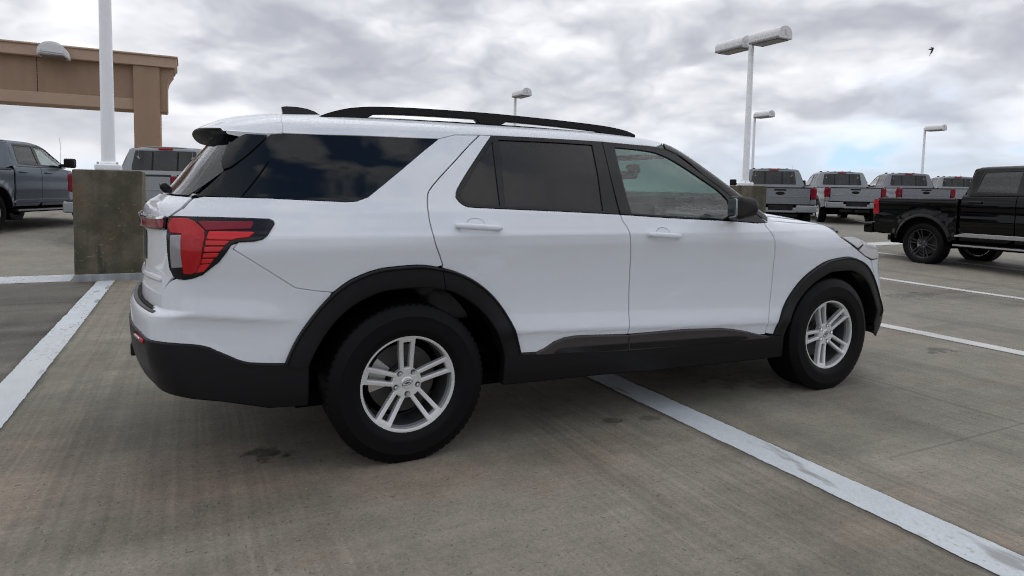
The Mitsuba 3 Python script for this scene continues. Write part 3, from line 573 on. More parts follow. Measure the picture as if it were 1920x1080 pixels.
a = np.linspace(0, 2*np.pi, 41); wheel_c = np.array([1.74, .40, 1.05]); ax_ = np.array([-.90, 0, .42]); e1 = np.array([0, 1, 0.]); e2 = np.cross(ax_/np.linalg.norm(ax_), e1)
sw = [tube([wheel_c+.185*(np.cos(t)*e1+np.sin(t)*e2) for t in a], .016, 8, False)]+[tube([wheel_c, wheel_c+.18*(math.cos(t)*e1+math.sin(t)*e2)], .018, 6) for t in (0, math.pi, -math.pi/2)]+[tube([wheel_c, wheel_c+[.25, 0, -.11]], .03, 8)]
put('steering_wheel', cat_(sw), 'dash_plastic', car)
put('rear_view_mirror', cat_([shell([((1.95, -.11, 1.475), (.018, .02, .032)), ((1.95, .11, 1.475), (.018, .02, .032))]), shell([((1.97, -.05, 1.53), (.05, .05, .03)), ((2.06, .05, 1.515), (.05, .05, .03))])]), 'gloss_black', car)
for y in (-.38, .38): put('sun_visor', bx(1.60, 1.82, y-.20, y+.20, 1.565, 1.585, .006), 'dash_plastic', car)

# ---- wheels
def tyre_mesh(R, W, Rr, n=96):
    h = W/2; p = [(Rr-.012, -h*.80), (Rr+.006, -h*.92), (Rr+.022, -h*.965), (Rr+.026, -h*.985), (Rr+.036, -h*.99), ((R+Rr)/2-.012, -h), ((R+Rr)/2+.012, -h*1.002), ((R+Rr)/2+.018, -h*1.012), ((R+Rr)/2+.022, -h*.999), (R-.045, -h*.965), (R-.022, -h*.90), (R-.006, -h*.80), (R-.001, -h*.70), (R, -h*.4), (R, 0)]
    p = p+[(r, -z) for r, z in p[:-1][::-1]]; return lathe(p, n)
def tread(R, W, n=70):
    ms = []
    for k in range(n):
        for s in (-1, 1):
            b = bx(R-.010, R+.0012, -.0125, .0125, s*W*.33-.034, s*W*.33+.016); b.apply_transform(trimesh.transformations.rotation_matrix(2*np.pi*(k+.5*(s > 0))/n, (0, 0, 1))); ms.append(b)
    return cat_(ms)
def spokes_double(Rr):
    """five pairs of straight spokes, an open slot between the two of each pair"""
    ps = [Point(0, 0).buffer(Rr, 48).difference(Point(0, 0).buffer(Rr-.021, 48)), Point(0, 0).buffer(.0745, 5*8)]
    for k in range(5):
        for s in (-1, 1):
            b = Polygon([(s*.0215-.0100, .045), (s*.0215+.0100, .045), (s*.0320+.0112, Rr-.008), (s*.0320-.0112, Rr-.008)]); ps.append(affinity.rotate(b, 72*k, origin=(0, 0)))
    for k in range(5): ps.append(affinity.rotate(box(-.03, Rr-.040, .03, Rr-.015), 72*k, origin=(0, 0)))
    p = shapely.union_all(ps).buffer(.004).buffer(-.004)
    for k in range(5):
        a = math.radians(90+36+72*k); p = p.difference(Point(.0585*math.cos(a), .0585*math.sin(a)).buffer(.0140))
    return p
def spokes_six(Rr):
    ps = [Point(0, 0).buffer(Rr, 40).difference(Point(0, 0).buffer(Rr-.022, 40)), Point(0, 0).buffer(.085, 24)]
    for k in range(6):
        for s in (-1, 1):
            ps.append(affinity.rotate(Polygon([(s*.012-.010, .05), (s*.012+.010, .05), (s*.042+.011, Rr-.01), (s*.042-.011, Rr-.01)]), 60*k, origin=(0, 0)))
    return shapely.union_all(ps)
def spokes_plain(Rr, n=6):
    ps = [Point(0, 0).buffer(Rr, 32).difference(Point(0, 0).buffer(Rr-.025, 32)), Point(0, 0).buffer(.09, 20)]
    for k in range(n): ps.append(affinity.rotate(Polygon([(-.035, .05), (.035, .05), (.05, Rr-.01), (-.05, Rr-.01)]), 360/n*k, origin=(0, 0)))
    return shapely.union_all(ps)
DISH = lambda r, Rr: -.030*np.clip(1-(r/(Rr*.95))**2, 0, 1)
WHEELS = {}
def wheel_set(kind, R, W, Rr, spokes, alloy, fine=True):
    """meshes in the wheel's own frame: u, v in the plane, w outwards from the tyre's middle plane"""
    p = spokes(Rr); face = W/2-.022
    def warp(v): r = np.hypot(v[:, 0], v[:, 1]); v = v.copy(); v[:, 2] += DISH(r, Rr); return v
    lay_ = ((0, -.007), (.0018, -.0035), (.0038, -.001), (.006, 0)) if fine else ((0, 0),)
    out = [('tyre', cat_([tyre_mesh(R, W, Rr, 96 if fine else 40)]+([tread(R, W)] if fine else [])), 'tyre_rubber', 30),
           ('rim', slab(p, face-.035, face, .022 if fine else .05, lay_, warp), alloy, 25),
           ('barrel', lathe([(Rr-.004, face-.004), (Rr-.010, face-.03), (Rr-.030, face-.045), (Rr-.034, -.08), (Rr-.012, -W/2+.01), (Rr-.006, -W/2+.01)], 64 if fine else 32), 'alloy_dark', 40),
           ('brake_disc', cat_([lathe([(.03, .0), (.075, .0), (.078, -.02), (Rr*.70, -.02), (Rr*.70, -.045), (.03, -.045)], 40)]), 'disc_iron', 30),
           ('back_plate', lathe([(.001, -.085), (Rr-.036, -.085), (Rr-.036, -.09), (.001, -.09)], 32), 'void_black', False)]
    if fine:
        h = face-.030
        cp = affinity.rotate(affinity.scale(Point(0, 0).buffer(1, 16), .028, .0125), 15, origin=(0, 0))
        out += [('centre_cap', cat_([lathe([(.0, h+.004), (.026, h+.004), (.031, h), (.031, h-.02), (.0, h-.02)], 32)]), alloy, 30), ('cap_badge', slab(cp.difference(cp.buffer(-.0028)).union(affinity.scale(cp, .55, .35)), h+.003, h+.0055, .01), 'alloy_dark', False)]
        for k in range(5):
            a = math.radians(90+36+72*k); c = np.array([.0585*math.cos(a), .0585*math.sin(a), 0])
            m = lathe([(0, h+.010), (.007, h+.0095), (.0105, h+.005), (.0108, h-.03), (0, h-.03)], 6); m.apply_translation(c); out.append(('wheel_nut', m, 'chrome', 25))
        cal = Polygon([(.095*math.cos(t), .095*math.sin(t)) for t in np.linspace(-.5, .5, 9)]+[(.178*math.cos(t), .178*math.sin(t)) for t in np.linspace(.5, -.5, 9)])
        out.append(('brake_caliper', slab(affinity.rotate(cal, 165, origin=(0, 0)), -.07, .012, .03), 'steel', 30))
    WHEELS[kind] = [(nm, mikit.ply(m, b, smooth=s)) for nm, m, b, s in out]
def wheel(kind, parent, x, y, z, spin=0., yaw=0.):
    k = key_for(parent+'__wheel' if parent else 'wheel')
    side = np.sign(y) or 1.; M = np.eye(4)
    M[:3, :3] = np.array([[1, 0, 0], [0, 0, -1], [0, 1, 0]]) if side < 0 else np.array([[-1, 0, 0], [0, 0, 1], [0, 1, 0]])
    c, s = math.cos(spin), math.sin(spin); S = np.eye(4); S[:2, :2] = [[c, -s], [s, c]]
    tr = np.eye(4); tr[:3, 3] = (x, y, z)
    return tr @ M @ S, k
def add_wheel(kind, parent, x, y, z, spin=0., base=None):
    M, k = wheel(kind, parent, x, y, z, spin)
    if base is not None: M = base @ M
    w = T(M.tolist())
    first = True
    for nm, d in WHEELS[kind]:
        if first: kk = k
        key = key_for(f'{k}__{nm}'); scene[key] = {**d, 'to_world': w}
wheel_set('suv', .392, .255, .246, spokes_double, 'alloy')
for x, sp in ((0, math.radians(2)), (3.025, math.radians(21))):
    for y in (-.842, .842): add_wheel('suv', car, x, y, .387, sp)

# ================================================================== pickups: one builder, every truck an object of its own
_tw = PC(*np.array([(.2, .86), (.42, .95), (.55, .985), (.70, .992), (.80, .998), (.86, 1.006), (.93, 1.004), (1.05, .999), (1.17, 1.003), (1.24, 1.000), (1.30, .988), (1.385, .962), (1.45, .93), (1.80, .795), (1.93, .735), (2.2, .6)]).T)
_ttl = PC(*np.array([(-2, 1.300), (.60, 1.312), (.68, 1.385), (2.3, 1.385), (2.7, 1.375), (3.2, 1.345), (3.9, 1.29), (4.3, 1.24), (4.6, 1.12), (5., .9)]).T)
_ttc = PC(*np.array([(-1, 1.90), (.6, 1.915), (1.0, 1.935), (1.6, 1.94), (2.0, 1.905), (2.25, 1.835), (2.6, 1.66), (3.0, 1.43), (3.2, 1.31), (5, .2)]).T)
def t_low(P):
    x, y, z = P[..., 0], P[..., 1], P[..., 2]; a = np.abs(y)
    w = _tw(z)-.03*np.clip((x-2.9)/1.6, 0, 1.3)**2
    fl = .030*np.exp(-(np.maximum(np.abs(np.hypot(x-3.69, z-.42)-.56)-.03, 0)/.05)**2)+.026*np.exp(-(np.maximum(np.abs(np.hypot(x, z-.42)-.56)-.03, 0)/.05)**2)
    h = rnd(a-w-fl, -1.12-.02*(z-1)+.02*(a/.9)**4-x, .045); h = rnd(h, x-4.62+.25*(a/.9)**3+.25*np.clip(z-1.0, 0, 1)**2, .12)
    return rnd(h, z-(_ttl(x)-.05*np.clip((x-2.5)/.5, 0, 1)*(a/.9)**3), .035)
def t_cab(P):
    x, y, z = P[..., 0], P[..., 1], P[..., 2]; a = np.abs(y)
    w = _tw(z)-.02*np.clip((x-2.0)/1.0, 0, 1.3)**2
    h = rnd(a-w, .665+.16*(z-1.4)+.03*(a/.8)**4-x, .05)
    return rnd(h, z-(_ttc(x+.14*(a/.75)**2*np.clip((x-1.8)/.5, 0, 1))-.035*(a/.7)**2.4), .05)
TL = Skin(t_low, -.85, -.75, 4.0, -.5, .4, .5, 1.5); TC = Skin(t_cab, .95, -.60, 3.4, -.5, .4, .5, 1.2)
TROOF = TC.over(PC([-1, 1.9, 2.3, 2.7, 3.1, 4], [1.65, 1.65, 1.50, 1.32, 1.10, .6]), lambda x: -.52+0*x)
TSC, TCC = TL.s_rear, TC.s_rear
th_ = np.linspace(math.radians(8), math.radians(172), 26)
def t_arch(xc, r, zc=.42): return np.c_[xc-r*np.cos(th_), zc+r*np.sin(th_)]
CC = (.12, .06)
PARTS = []
def tp(name, m, slot, parent=None, sides='one', smooth=30):
    """a piece of the truck, kept for every copy"""
    ms = [m] if sides == 'one' else ([join([m, mir(m)])] if sides == 'join' else [m, mir(m)])
    names = []
    for mm in ms:
        n = (parent+'__' if parent else '')+name; k, i = n, 0
        while any(p[0] == k for p in PARTS): i += 1; k = f'{n}_{i:03d}'
        PARTS.append((k, mm, slot, smooth)); names.append(k)
    return names
def tl(pl, surf=None, cell=CC, **k): return lay(pl, surf or TL.s, cell, **{**dict(gap=.010, depth=.02, edge=.005), **k})
aR = t_arch(0, .535); aF = t_arch(3.69, .535)
tp('bed_side', tl(ring([(-1.0, .62)], [(-.56, .56)], aR, [(.56, .52), (.64, .52), (.64, 1.28), (.60, 1.306), (-.98, 1.298), (-1.0, 1.27)])), 'paint', None, 'both')
tp('rear_door', tl(ring([(.70, .52), (1.50, .52), (1.62, .60), (1.62, 1.383), (.70, 1.383)])), 'paint', None, 'both')
tp('front_door', tl(ring([(1.632, .60), (1.632, .52), (2.72, .52), (2.72, .9), (2.66, 1.378), (1.632, 1.383)])), 'paint', None, 'both')
tp('front_fender', tl(ring([(2.735, .52)], aF[:], [(4.28, .60), (4.42, .82), (4.40, 1.0), (4.20, 1.16), (4.0, 1.23), (3.3, 1.29), (2.68, 1.335), (2.735, .9)])), 'paint', None, 'both')
tp('bonnet', tl(ring([(2.66, .33), (3.3, .33), (4.1, .30), (4.35, .45), (4.42, 1.2), (2.95, 1.2), (2.75, .6)]), TL.over(lambda x: 1.0+0*x, lambda x: -.70+0*x), depth=.02), 'paint', None, 'join')
# tailgate with recessed handle band and emblem
tp('tailgate', tl(ring([(-1.375, .80), (TSC, .80), (TSC, 1.290), (-1.375, 1.290)]), cell=(.1, .05), edge=.012), 'paint', None, 'join')
tp('tailgate_cap', tl(ring([(-1.36, 1.262), (TSC, 1.262), (TSC, 1.299), (-1.36, 1.299)]), cell=(.1, .05), off=.006, edge=.006), 'black_plastic', 'tailgate', 'join')
tp('crease', tl(ring([(-1.45, 1.0), (TSC, 1.0), (TSC, 1.02), (-1.45, 1.02)]), cell=(.1, .05), off=.006, edge=.008, gap=0), 'paint', 'tailgate', 'join')
tp('handle', tl(ring([(TSC-.01, 1.19), (TSC-.17, 1.19), (TSC-.17, 1.24), (TSC-.01, 1.24)]).union(box(TSC-.17, 1.19, TSC, 1.24)).buffer(.001), cell=(.1, .05), off=.004), 'black_plastic', 'tailgate', 'join')
em = affinity.translate(affinity.scale(Point(0, 0).buffer(1, 14), .125, .045), TSC, 1.115).intersection(box(TSC-1, .5, TSC, 2))
tp('badge', tl(em, cell=(.1, .05), off=.008, gap=0), 'gloss_black', 'tailgate', 'join')
lt = ring([(-.985, .955), (-1.32, .955), (-1.34, 1.03), (-1.365, 1.275), (-1.03, 1.275)])
for n in tp('taillight', tl(lt, cell=(.05, .05), off=.010, depth=.03), 'red_lens_dark', None, 'both'): pass
cl_ = ring([(-1.03, 1.245), (-1.345, 1.245), (-1.335, 1.165), (-1.08, 1.165), (-1.08, 1.075), (-1.33, 1.075), (-1.325, .99), (-1.01, .99)])
a = tl(cl_, cell=(.05, .05), off=.016, gap=0, depth=.01)
tp('lens', a, 'tail_lens', 'taillight'); tp('lens', mir(a), 'tail_lens', 'taillight_001')
tp('pillar_panel', tl(ring([(-1.0, .80), (-1.0, .945), (-1.33, .945), (-1.365, .80)]), cell=(.05, .05)), 'paint', None, 'both')
tp('lower_corner', tl(ring([(-.60, .56), (-1.0, .62), (-1.0, .79), (-1.365, .79), (-1.365, .64)]), cell=(.05, .05), gap=.004), 'paint', None, 'both')
bm = [bx(-1.31, -1.10, -.99, -.42, .56, .775, .035), bx(-1.31, -1.10, .42, .99, .56, .775, .035), bx(-1.30, -1.12, -.44, .44, .55, .70, .02)]
tp('rear_bumper', cat_(bm), 'bumper'); tp('step_pad', cat_([bx(-1.30, -1.11, -.93, .93, .775, .790), bx(-1.315, -1.12, -.34, .34, .62, .76, .01)]), 'black_plastic', 'rear_bumper')
tp('plate_bracket', bx(-1.325, -1.31, -.17, .17, .63, .74), 'trim_plastic', 'rear_bumper'); tp('tow_hitch', cat_([bx(-1.32, -.9, -.05, .05, .40, .50, .01), bx(-1.1, -.9, -.5, .5, .40, .52, .02)]), 'black_plastic')
# bed
tp('bed_rail_cap', tl(ring([(-.97, 1.268), (.58, 1.276), (.58, 1.309), (-.97, 1.300)]), cell=(.12, .03), off=.006, gap=0), 'black_plastic', None, 'both')
tp('bed_liner', cat_([bx(-1.06, .62, -.95, .95, .60, .70), bx(-1.06, .62, -.955, -.90, .7, 1.26), bx(-1.06, .62, .90, .955, .7, 1.26), bx(-1.07, -1.03, -.9, .9, .7, 1.26)]), 'void_black')
# cab: rear wall, pillars, glass, roof
CW = ring([(TCC, 1.405), (TCC, 1.842), (.345, 1.842), (.385, 1.80), (.452, 1.48), (.43, 1.405)])
cs = ring([(TCC, 1.26), (.30, 1.26), (.45, 1.26), (.68, 1.36), (2.66, 1.375), (2.80, 1.40), (2.50, 1.62), (2.28, 1.745), (2.05, 1.82), (1.7, 1.845), (.72, 1.845), (.45, 1.84), (.2, 1.84), (TCC, 1.845)])
W1 = ring([(.90, 1.44), (.98, 1.80), (1.60, 1.805), (1.60, 1.42)]); W2 = ring([(1.70, 1.42), (1.70, 1.805), (2.02, 1.785), (2.20, 1.715), (2.40, 1.61), (2.56, 1.50), (2.57, 1.41)])
tp('cab_shell', tl(cs.difference(CW).difference(W1.buffer(.03)).difference(W2.buffer(.03)), TC.s, gap=0), 'paint', None, 'join')
tp('window_frame', tl(W1.union(W2).buffer(.034).union(box(1.58, 1.40, 1.72, 1.83)).difference(W1).difference(W2), TC.s, off=.003, gap=0), 'gloss_black', None, 'both')
tp('rear_door_window', tl(W1.buffer(.006), TC.s, off=-.006, depth=0, gap=0), 'truck_glass', None, 'both')
tp('front_door_window', tl(W2.buffer(.006), TC.s, off=-.006, depth=0, gap=0), 'truck_glass_front', None, 'both')
tp('rear_window', tl(CW.buffer(.004), TC.s, cell=(.1, .08), off=-.003, depth=0, gap=0), 'truck_glass', None, 'join')
tp('slider_bar', tl(ring([(TCC-.27, 1.42), (TCC-.245, 1.42), (TCC-.245, 1.81), (TCC-.27, 1.81)]), TC.s, cell=(.1, .08), off=.002, depth=.008, gap=0), 'black_plastic', 'rear_window', 'both')
rx = TROOF.inv(TC.s(np.array([(.72, 1.845), (1.2, 1.845), (1.7, 1.845), (2.05, 1.82), (2.28, 1.745)]))[0])
tp('roof', tl(ring([(.68, .18)], rx, [(2.20, .50), (2.23, TROOF.end), (.80, TROOF.end), (.76, .5)]), TROOF, gap=0), 'paint', None, 'join')
px_ = TROOF.inv(TC.s(np.array([(2.28, 1.745), (2.50, 1.62), (2.80, 1.40)]))[0])
tp('windscreen', tl(ring(px_, [(2.98, .5), (3.03, TROOF.end), (2.23, TROOF.end), (2.20, .5)]), TROOF, gap=0, depth=0), 'truck_glass_front', None, 'join')
tp('rear_roof_edge', tl(ring([(TCC, 1.84), (.3, 1.835), (.62, 1.84), (.75, 1.86), (.30, 1.885), (TCC, 1.89)]), TC.s, cell=(.1, .03), gap=0), 'paint', None, 'join')
tp('stop_lamp', bx(.70, .745, -.14, .14, 1.855, 1.895, .01), 'red_lens')
for y in (-.52, -.26, 0, .26, .52): tp('roof_marker', bx(1.72, 1.84, y-.045, y+.045, 1.925, 1.972, .018), 'marker')
tp('reflection_strip', tl(ring([(.62, .615), (.80, .66), (2.70, .66), (2.70, .60), (.62, .60)]), off=.006, gap=0, edge=.012, depth=.02), 'moulding', None, 'both')  # added strip; in steel on the black pickup it imitates a bright flank reflection
tp('aerial', tube([(2.75, -.80, 1.33), (2.74, -.82, 1.60), (2.70, -.83, 2.10)], [.008, .004, .003], 6), 'black_plastic')
# mirrors, handles, boards, nose
for s in (-1, 1):
    tp('side_mirror', cat_([bx(2.44, 2.60, s*1.13-.11, s*1.13+.11, 1.385, 1.60, .035), bx(2.48, 2.56, min(s*.92, s*1.06), max(s*.92, s*1.06), 1.41, 1.47, .02)]), 'black_plastic')
    for x in (.83, 1.76):
        tp('handle', bx(x, x+.24, s*1.022-.014, s*1.022+.014, 1.225, 1.262, .012), 'handle', 'rear_door' + ('_001' if s > 0 else '') if x < 1 else 'front_door'+('_001' if s > 0 else ''))
    tp('running_board', bx(.62, 3.0, s*1.0-.07, s*1.0+.07, .405, .465, .02), 'black_plastic')
    tp('board_trim', bx(.64, 2.98, s*1.072-.004, s*1.072+.004, .425, .452, .003), 'board_trim', 'running_board'+('_001' if s > 0 else ''))
    for x_ in (0, 3.69): tp('wheel_well', bx(x_-.56, x_+.56, min(s*.55, s*.93), max(s*.55, s*.93), .80, .98), 'void_black')
    a = t_arch(0, .545); b = t_arch(0, .49)
    for nm, xc in (('rear_arch_trim', 0), ('front_arch_trim', 3.69)):
        P, N = TL.s(t_arch(xc, .58)); P2, N2 = TL.s(t_arch(xc, .515)); rows = [P-[0, .0, 0]+N*.0, P*.3+P2*.7+N*.030, P2+N*.026, P2+[0, .10, 0]]
        V = np.vstack(rows)*[1, -s, 1]; n = len(P); i = np.arange(n-1); F = np.vstack([np.vstack([np.stack([r*n+i, r*n+i+1, (r+1)*n+i+1], 1), np.stack([r*n+i, (r+1)*n+i+1, (r+1)*n+i], 1)]) for r in range(3)])
        tp(nm, trimesh.Trimesh(V, F, process=False), 'arch', smooth=45)
tp('chassis', cat_([bx(-.95, 4.3, -.62, .62, .36, .56, .03), bx(-1.0, 4.2, -.92, .92, .56, .66), bx(-.06, .06, -.8, .8, .30, .46, .03)]), 'void_black')
tp('fuel_tank', bx(.7, 2.9, -.9, .9, .45, .60, .03), 'void_black')
tp('front_bumper', cat_([bx(4.25, 4.72, -.90, .90, .50, .74, .05)]), 'bumper'); tp('grille', bx(4.45, 4.60, -.62, .62, .76, 1.16, .03), 'gloss_black')
for z in (.85, .96, 1.07): tp('grille_bar', bx(4.57, 4.64, -.60, .60, z-.02, z+.02, .008), 'bumper', 'grille')
for s in (-1, 1): tp('headlight', bx(4.33, 4.58, min(s*.64, s*.92), max(s*.64, s*.92), .84, 1.15, .03), 'clear_lens')
for s in (-1, 1):
    tp('seat', cat_([bx(1.25, 1.45, s*.42-.25, s*.42+.25, .8, 1.40, .04), bx(1.22, 1.34, s*.42-.13, s*.42+.13, 1.44, 1.66, .04)]), 'seat_cloth')
tp('cab_floor', bx(.75, 2.9, -.9, .9, .70, .80), 'void_black'); tp('dashboard', bx(2.35, 2.8, -.85, .85, 1.0, 1.36, .05), 'dash_plastic')
pri('truck_glass', (.008, .010, .011), .03, 0, .5)
scene['truck_glass_front'] = {'type': 'thindielectric', 'specular_transmittance': rgb(.42, .50, .48)}
scene['paint_black'] = {'type': 'twosided', 'm': {'type': 'plastic', 'diffuse_reflectance': rgb(.0012, .0012, .0014), 'int_ior': 1.36}}
pri('paint_silver', (.225, .245, .265), .34, .35, .5, clearcoat=1., clearcoat_gloss=.95)
pri('paint_pale_silver', (.25, .265, .285), .34, .3, .5, clearcoat=1., clearcoat_gloss=.95)
pri('paint_lilac_silver', (.17, .17, .20), .34, .4, .5, clearcoat=1., clearcoat_gloss=.95)
pri('paint_slate', (.095, .115, .14), .30, .40, .5, clearcoat=1., clearcoat_gloss=.96)
pri('paint_pewter', (.165, .182, .20), .34, .35, .5, clearcoat=1., clearcoat_gloss=.95)
pri('gunmetal', (.05, .05, .055), .28, .6)
wheel_set('truck_black', .412, .275, .30, spokes_six, 'gunmetal', True)
wheel_set('truck_plain', .412, .265, .24, spokes_plain, 'alloy', False)
CACHE = {}
for k, m, slot, sm in PARTS:
    CACHE[k] = {'type': 'ply', 'filename': meshkit.write_ply((m[0], m[1]), False, normals=m[2]), 'face_normals': False} if isinstance(m, tuple) else mikit.ply(m, None, smooth=sm)
def truck(label, x, y, deg, z, s, paint, wheel_kind='truck_plain', group=None, markers=True, labels_for=None, skip=(), **slots):
    k = thing('pickup_truck', label, 'pickup truck', group)
    M = np.eye(4); c, q = math.cos(math.radians(deg)), math.sin(math.radians(deg)); M[:2, :2] = [[c, -q], [q, c]]; M[:3, :3] *= s; M[:3, 3] = (x, y, z)
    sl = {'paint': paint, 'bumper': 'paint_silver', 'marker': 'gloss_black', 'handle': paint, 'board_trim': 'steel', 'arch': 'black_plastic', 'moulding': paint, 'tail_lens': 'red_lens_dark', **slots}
    for nm, m, slot, sm in PARTS:
        if (slot == 'marker' and not markers) or nm.split('__')[0] in skip: continue
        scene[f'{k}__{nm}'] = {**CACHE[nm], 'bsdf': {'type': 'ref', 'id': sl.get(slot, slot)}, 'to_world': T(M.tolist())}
    for xw in (0, 3.69):
        for yw in (-.86, .86): add_wheel(wheel_kind, k, xw, yw, .408, .3 if yw < 0 else 1.1, base=M)
    return k
def rise(x, y):
    a = (np.asarray(x)+.947)*.447+(np.asarray(y)+3.928)*.894-10.0
    r = .027*np.where(a > 6, a, np.log1p(np.exp(np.clip(a*1.4, -40, 40)))/1.4); u = np.clip((-2.6-np.asarray(x))/2.2, 0, 1)*np.clip((np.asarray(y)-8.5)/3.5, 0, 1); r = r+.17*u*u*(3-2*u); return np.where(r > .75, .75+.0*r, r)
for args in (
    ('dark slate grey crew-cab pickup seen from its side, leftmost of all the pickups', -5.51, 13.07, 71, None, 1.04, 'paint_slate', 'truck_plain', None, False),
    ('pale silver pickup behind the left concrete pier, its cab showing above the pier', -1.70, 12.55, 69.5, None, 1.09, 'paint_pale_silver', 'truck_plain', None, False),
    ('grey pickup with its tailgate right behind the far concrete pier and twin lamp', 16.16, 11.15, 48, None, 1.04, 'paint_pewter', 'truck_plain', 'silver pickups parked in a row'),
    ('silver pickup seen from behind, second from the left in the far right row', 21.84, 12.76, 51, None, 1.04, 'paint_silver', 'truck_plain', 'silver pickups parked in a row'),
    ('darker silver pickup with its tailgate half hidden behind the black pickup', 26.13, 12.77, 51, None, 1.05, 'paint_lilac_silver', 'truck_plain', 'silver pickups parked in a row'),
    ('silver pickup mostly hidden behind the black pickup, rightmost and farthest of the far row', 34.02, 15.20, 49, None, 1.03, 'paint_silver', 'truck_plain', 'silver pickups parked in a row')):
    a = list(args); a[4] = float(rise(a[1], a[2])); kk_ = truck(*a)
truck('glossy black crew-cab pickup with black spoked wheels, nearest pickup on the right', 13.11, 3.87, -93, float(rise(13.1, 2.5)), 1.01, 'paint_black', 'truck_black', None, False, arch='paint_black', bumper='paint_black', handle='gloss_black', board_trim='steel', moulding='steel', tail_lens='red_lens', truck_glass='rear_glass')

# ================================================================== the parking deck
LINES = [(-2.075, -1.870), (1.625, 1.845), (5.53, 5.72), (9.25, 9.42), (12.95, 13.14), (16.65, 16.84), (-5.78, -5.58), (-9.5, -9.3)]
def deck_fn(p, n, uv):
    x, y = p.x, p.y
    big = fbm(x*.35+3, y*.35+1, 0, 3); mid = fbm(x*1.3+9, y*1.9, 0, 4); sm = fbm(x*9, y*9, 3, 3); gr = noise(x*95, y*95); gr2 = noise(x*230, y*230)
    c = mix((.190, .174, .148), (.292, .275, .242), smoothstep(.25, .75, mid*.6+big*.4))
    c = mix(c, (.315, .252, .205), smoothstep(.53, .78, fbm(x*1.1+31, y*1.7+7, 0, 4))*.62)      # pinkish patches
    c = mix(c, (.185, .190, .160), smoothstep(.52, .78, fbm(x*.9+11, y*1.2+47, 0, 4))*.55)     # greenish patches
    c = mix(c, (.335, .318, .285), smoothstep(.56, .82, fbm(x*.8+71, y*2.6+5, 0, 4))*.45)
    # brushed finish: fine streaks
    br = noise(x*60+fbm(x*2, y*2)*1.5, y*1.1, 5); bx_ = noise(x*1.3, y*42, 8)
    c = c*(1+(br-.5)*.24*smoothstep(.3, .6, noise(x*.8+5, y*.25))+(bx_-.5)*.10)
    # the other pours: a darker bay at the left, a paler lane behind the cross band, the paler lane at the right
    wob = (fbm(x*1.7, y*1.7)-.5)*.12
    dk = smoothstep(.05, -.05, x+2.03+wob*.2)*smoothstep(.1, -.1, y-6.45+wob)*(1-smoothstep(-3, -9, x)*.4)
    c = mix(c, mi.Color3f(.118, .112, .104)*(1+(fbm(x*.6, y*3.4+3, 0, 4)-.5)*1.5), dk*(.80+.2*mid)*smoothstep(-.6, 2.2, y))
    lane = smoothstep(7.0, 7.5, y+wob); c = mix(c, mi.Color3f(.255, .245, .222)*(.85+.35*fbm(x*.5, y*1.6, 1, 4)), lane*.75)
    rt = smoothstep(3.6, 6.5, x+(big-.5)*3); c = mix(c, mi.Color3f(.260, .250, .226)*(.72+.50*fbm(x*.45, y*.9, 4, 4)), rt*.7)
    # tyre tracks and water marks along the lanes
    tr = smoothstep(.60, .85, fbm(x*.35+8, y*2.2, 6, 4)); c = c*(1-.32*tr*smoothstep(2.5, 5, x))
    ts = smoothstep(.55, .8, fbm(x*2.4+60, y*.32, 2, 4)); c = c*(1-.22*ts)
    # oil stains
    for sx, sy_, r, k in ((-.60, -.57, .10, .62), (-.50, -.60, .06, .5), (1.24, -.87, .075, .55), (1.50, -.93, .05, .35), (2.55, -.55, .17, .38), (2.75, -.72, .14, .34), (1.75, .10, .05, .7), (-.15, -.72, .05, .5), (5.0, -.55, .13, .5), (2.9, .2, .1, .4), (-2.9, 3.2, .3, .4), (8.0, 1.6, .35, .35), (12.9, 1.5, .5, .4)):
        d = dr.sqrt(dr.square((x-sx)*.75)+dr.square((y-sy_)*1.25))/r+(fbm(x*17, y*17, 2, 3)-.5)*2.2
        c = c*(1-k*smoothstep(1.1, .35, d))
    # old paint and dirt beside the lines
    for a, b in LINES[:4]:
        e = dr.abs(x-(a+b)/2)-(b-a)/2+(fbm(x*8, y*5, 1, 3)-.5)*.05; c = c*(1-.38*smoothstep(.045, .0, e)*smoothstep(6.6, 6.3, y))
    # saw cuts and hairline cracks
    cut = smoothstep(.014, .004, dr.abs(y+1.9+(noise(x*3, 0)-.5)*.01))*smoothstep(1.9, 2.6, x)*.24
    cut = cut+smoothstep(.016, .005, dr.abs(x-3.55+(noise(y*2, 3)-.5)*.05))*.18+smoothstep(.02, .006, dr.abs(y-1.7+(noise(x*2, 9)-.5)*.05))*smoothstep(3, 4, x)*.35
    c = c*(1-dr.clip(cut, 0, .7))
    c = c*(1+(sm-.5)*.30)*(1+(gr-.5)*.20+(gr2-.5)*.22)
    # pale and dark aggregate specks
    sp = noise(x*140+50, y*140); c = mix(c, (.36, .34, .31), smoothstep(.86, .95, sp)*.5); c = mix(c, (.07, .065, .06), smoothstep(.88, .96, noise(x*75, y*75+40))*.5)
    return c*mi.Color3f(.668, .655, .622)
def deck_h(p, n, uv): return (fbm(p.x*60, p.y*60, 0, 2)*.0022+noise(p.x*220, p.y*220)*.0006)
scene['concrete_deck'] = {'type': 'twosided', 'm': {'type': 'bumpmap', 'arbitrary': proc(deck_h, .002), 'scale': 1.0, 'b': {'type': 'principled', 'base_color': proc(deck_fn), 'roughness': .72, 'specular': .35}}}
def sheet(xs, ys, dz):
    X, Y = np.meshgrid(xs, ys); Z = rise(X, Y)+dz; n, m = len(xs), len(ys); i, j = np.meshgrid(np.arange(n-1), np.arange(m-1)); a = (j*n+i).ravel()
    return trimesh.Trimesh(np.c_[X.ravel(), Y.ravel(), Z.ravel()], np.vstack([np.stack([a, a+1, a+n+1], 1), np.stack([a, a+n+1, a+n], 1)]), process=False)
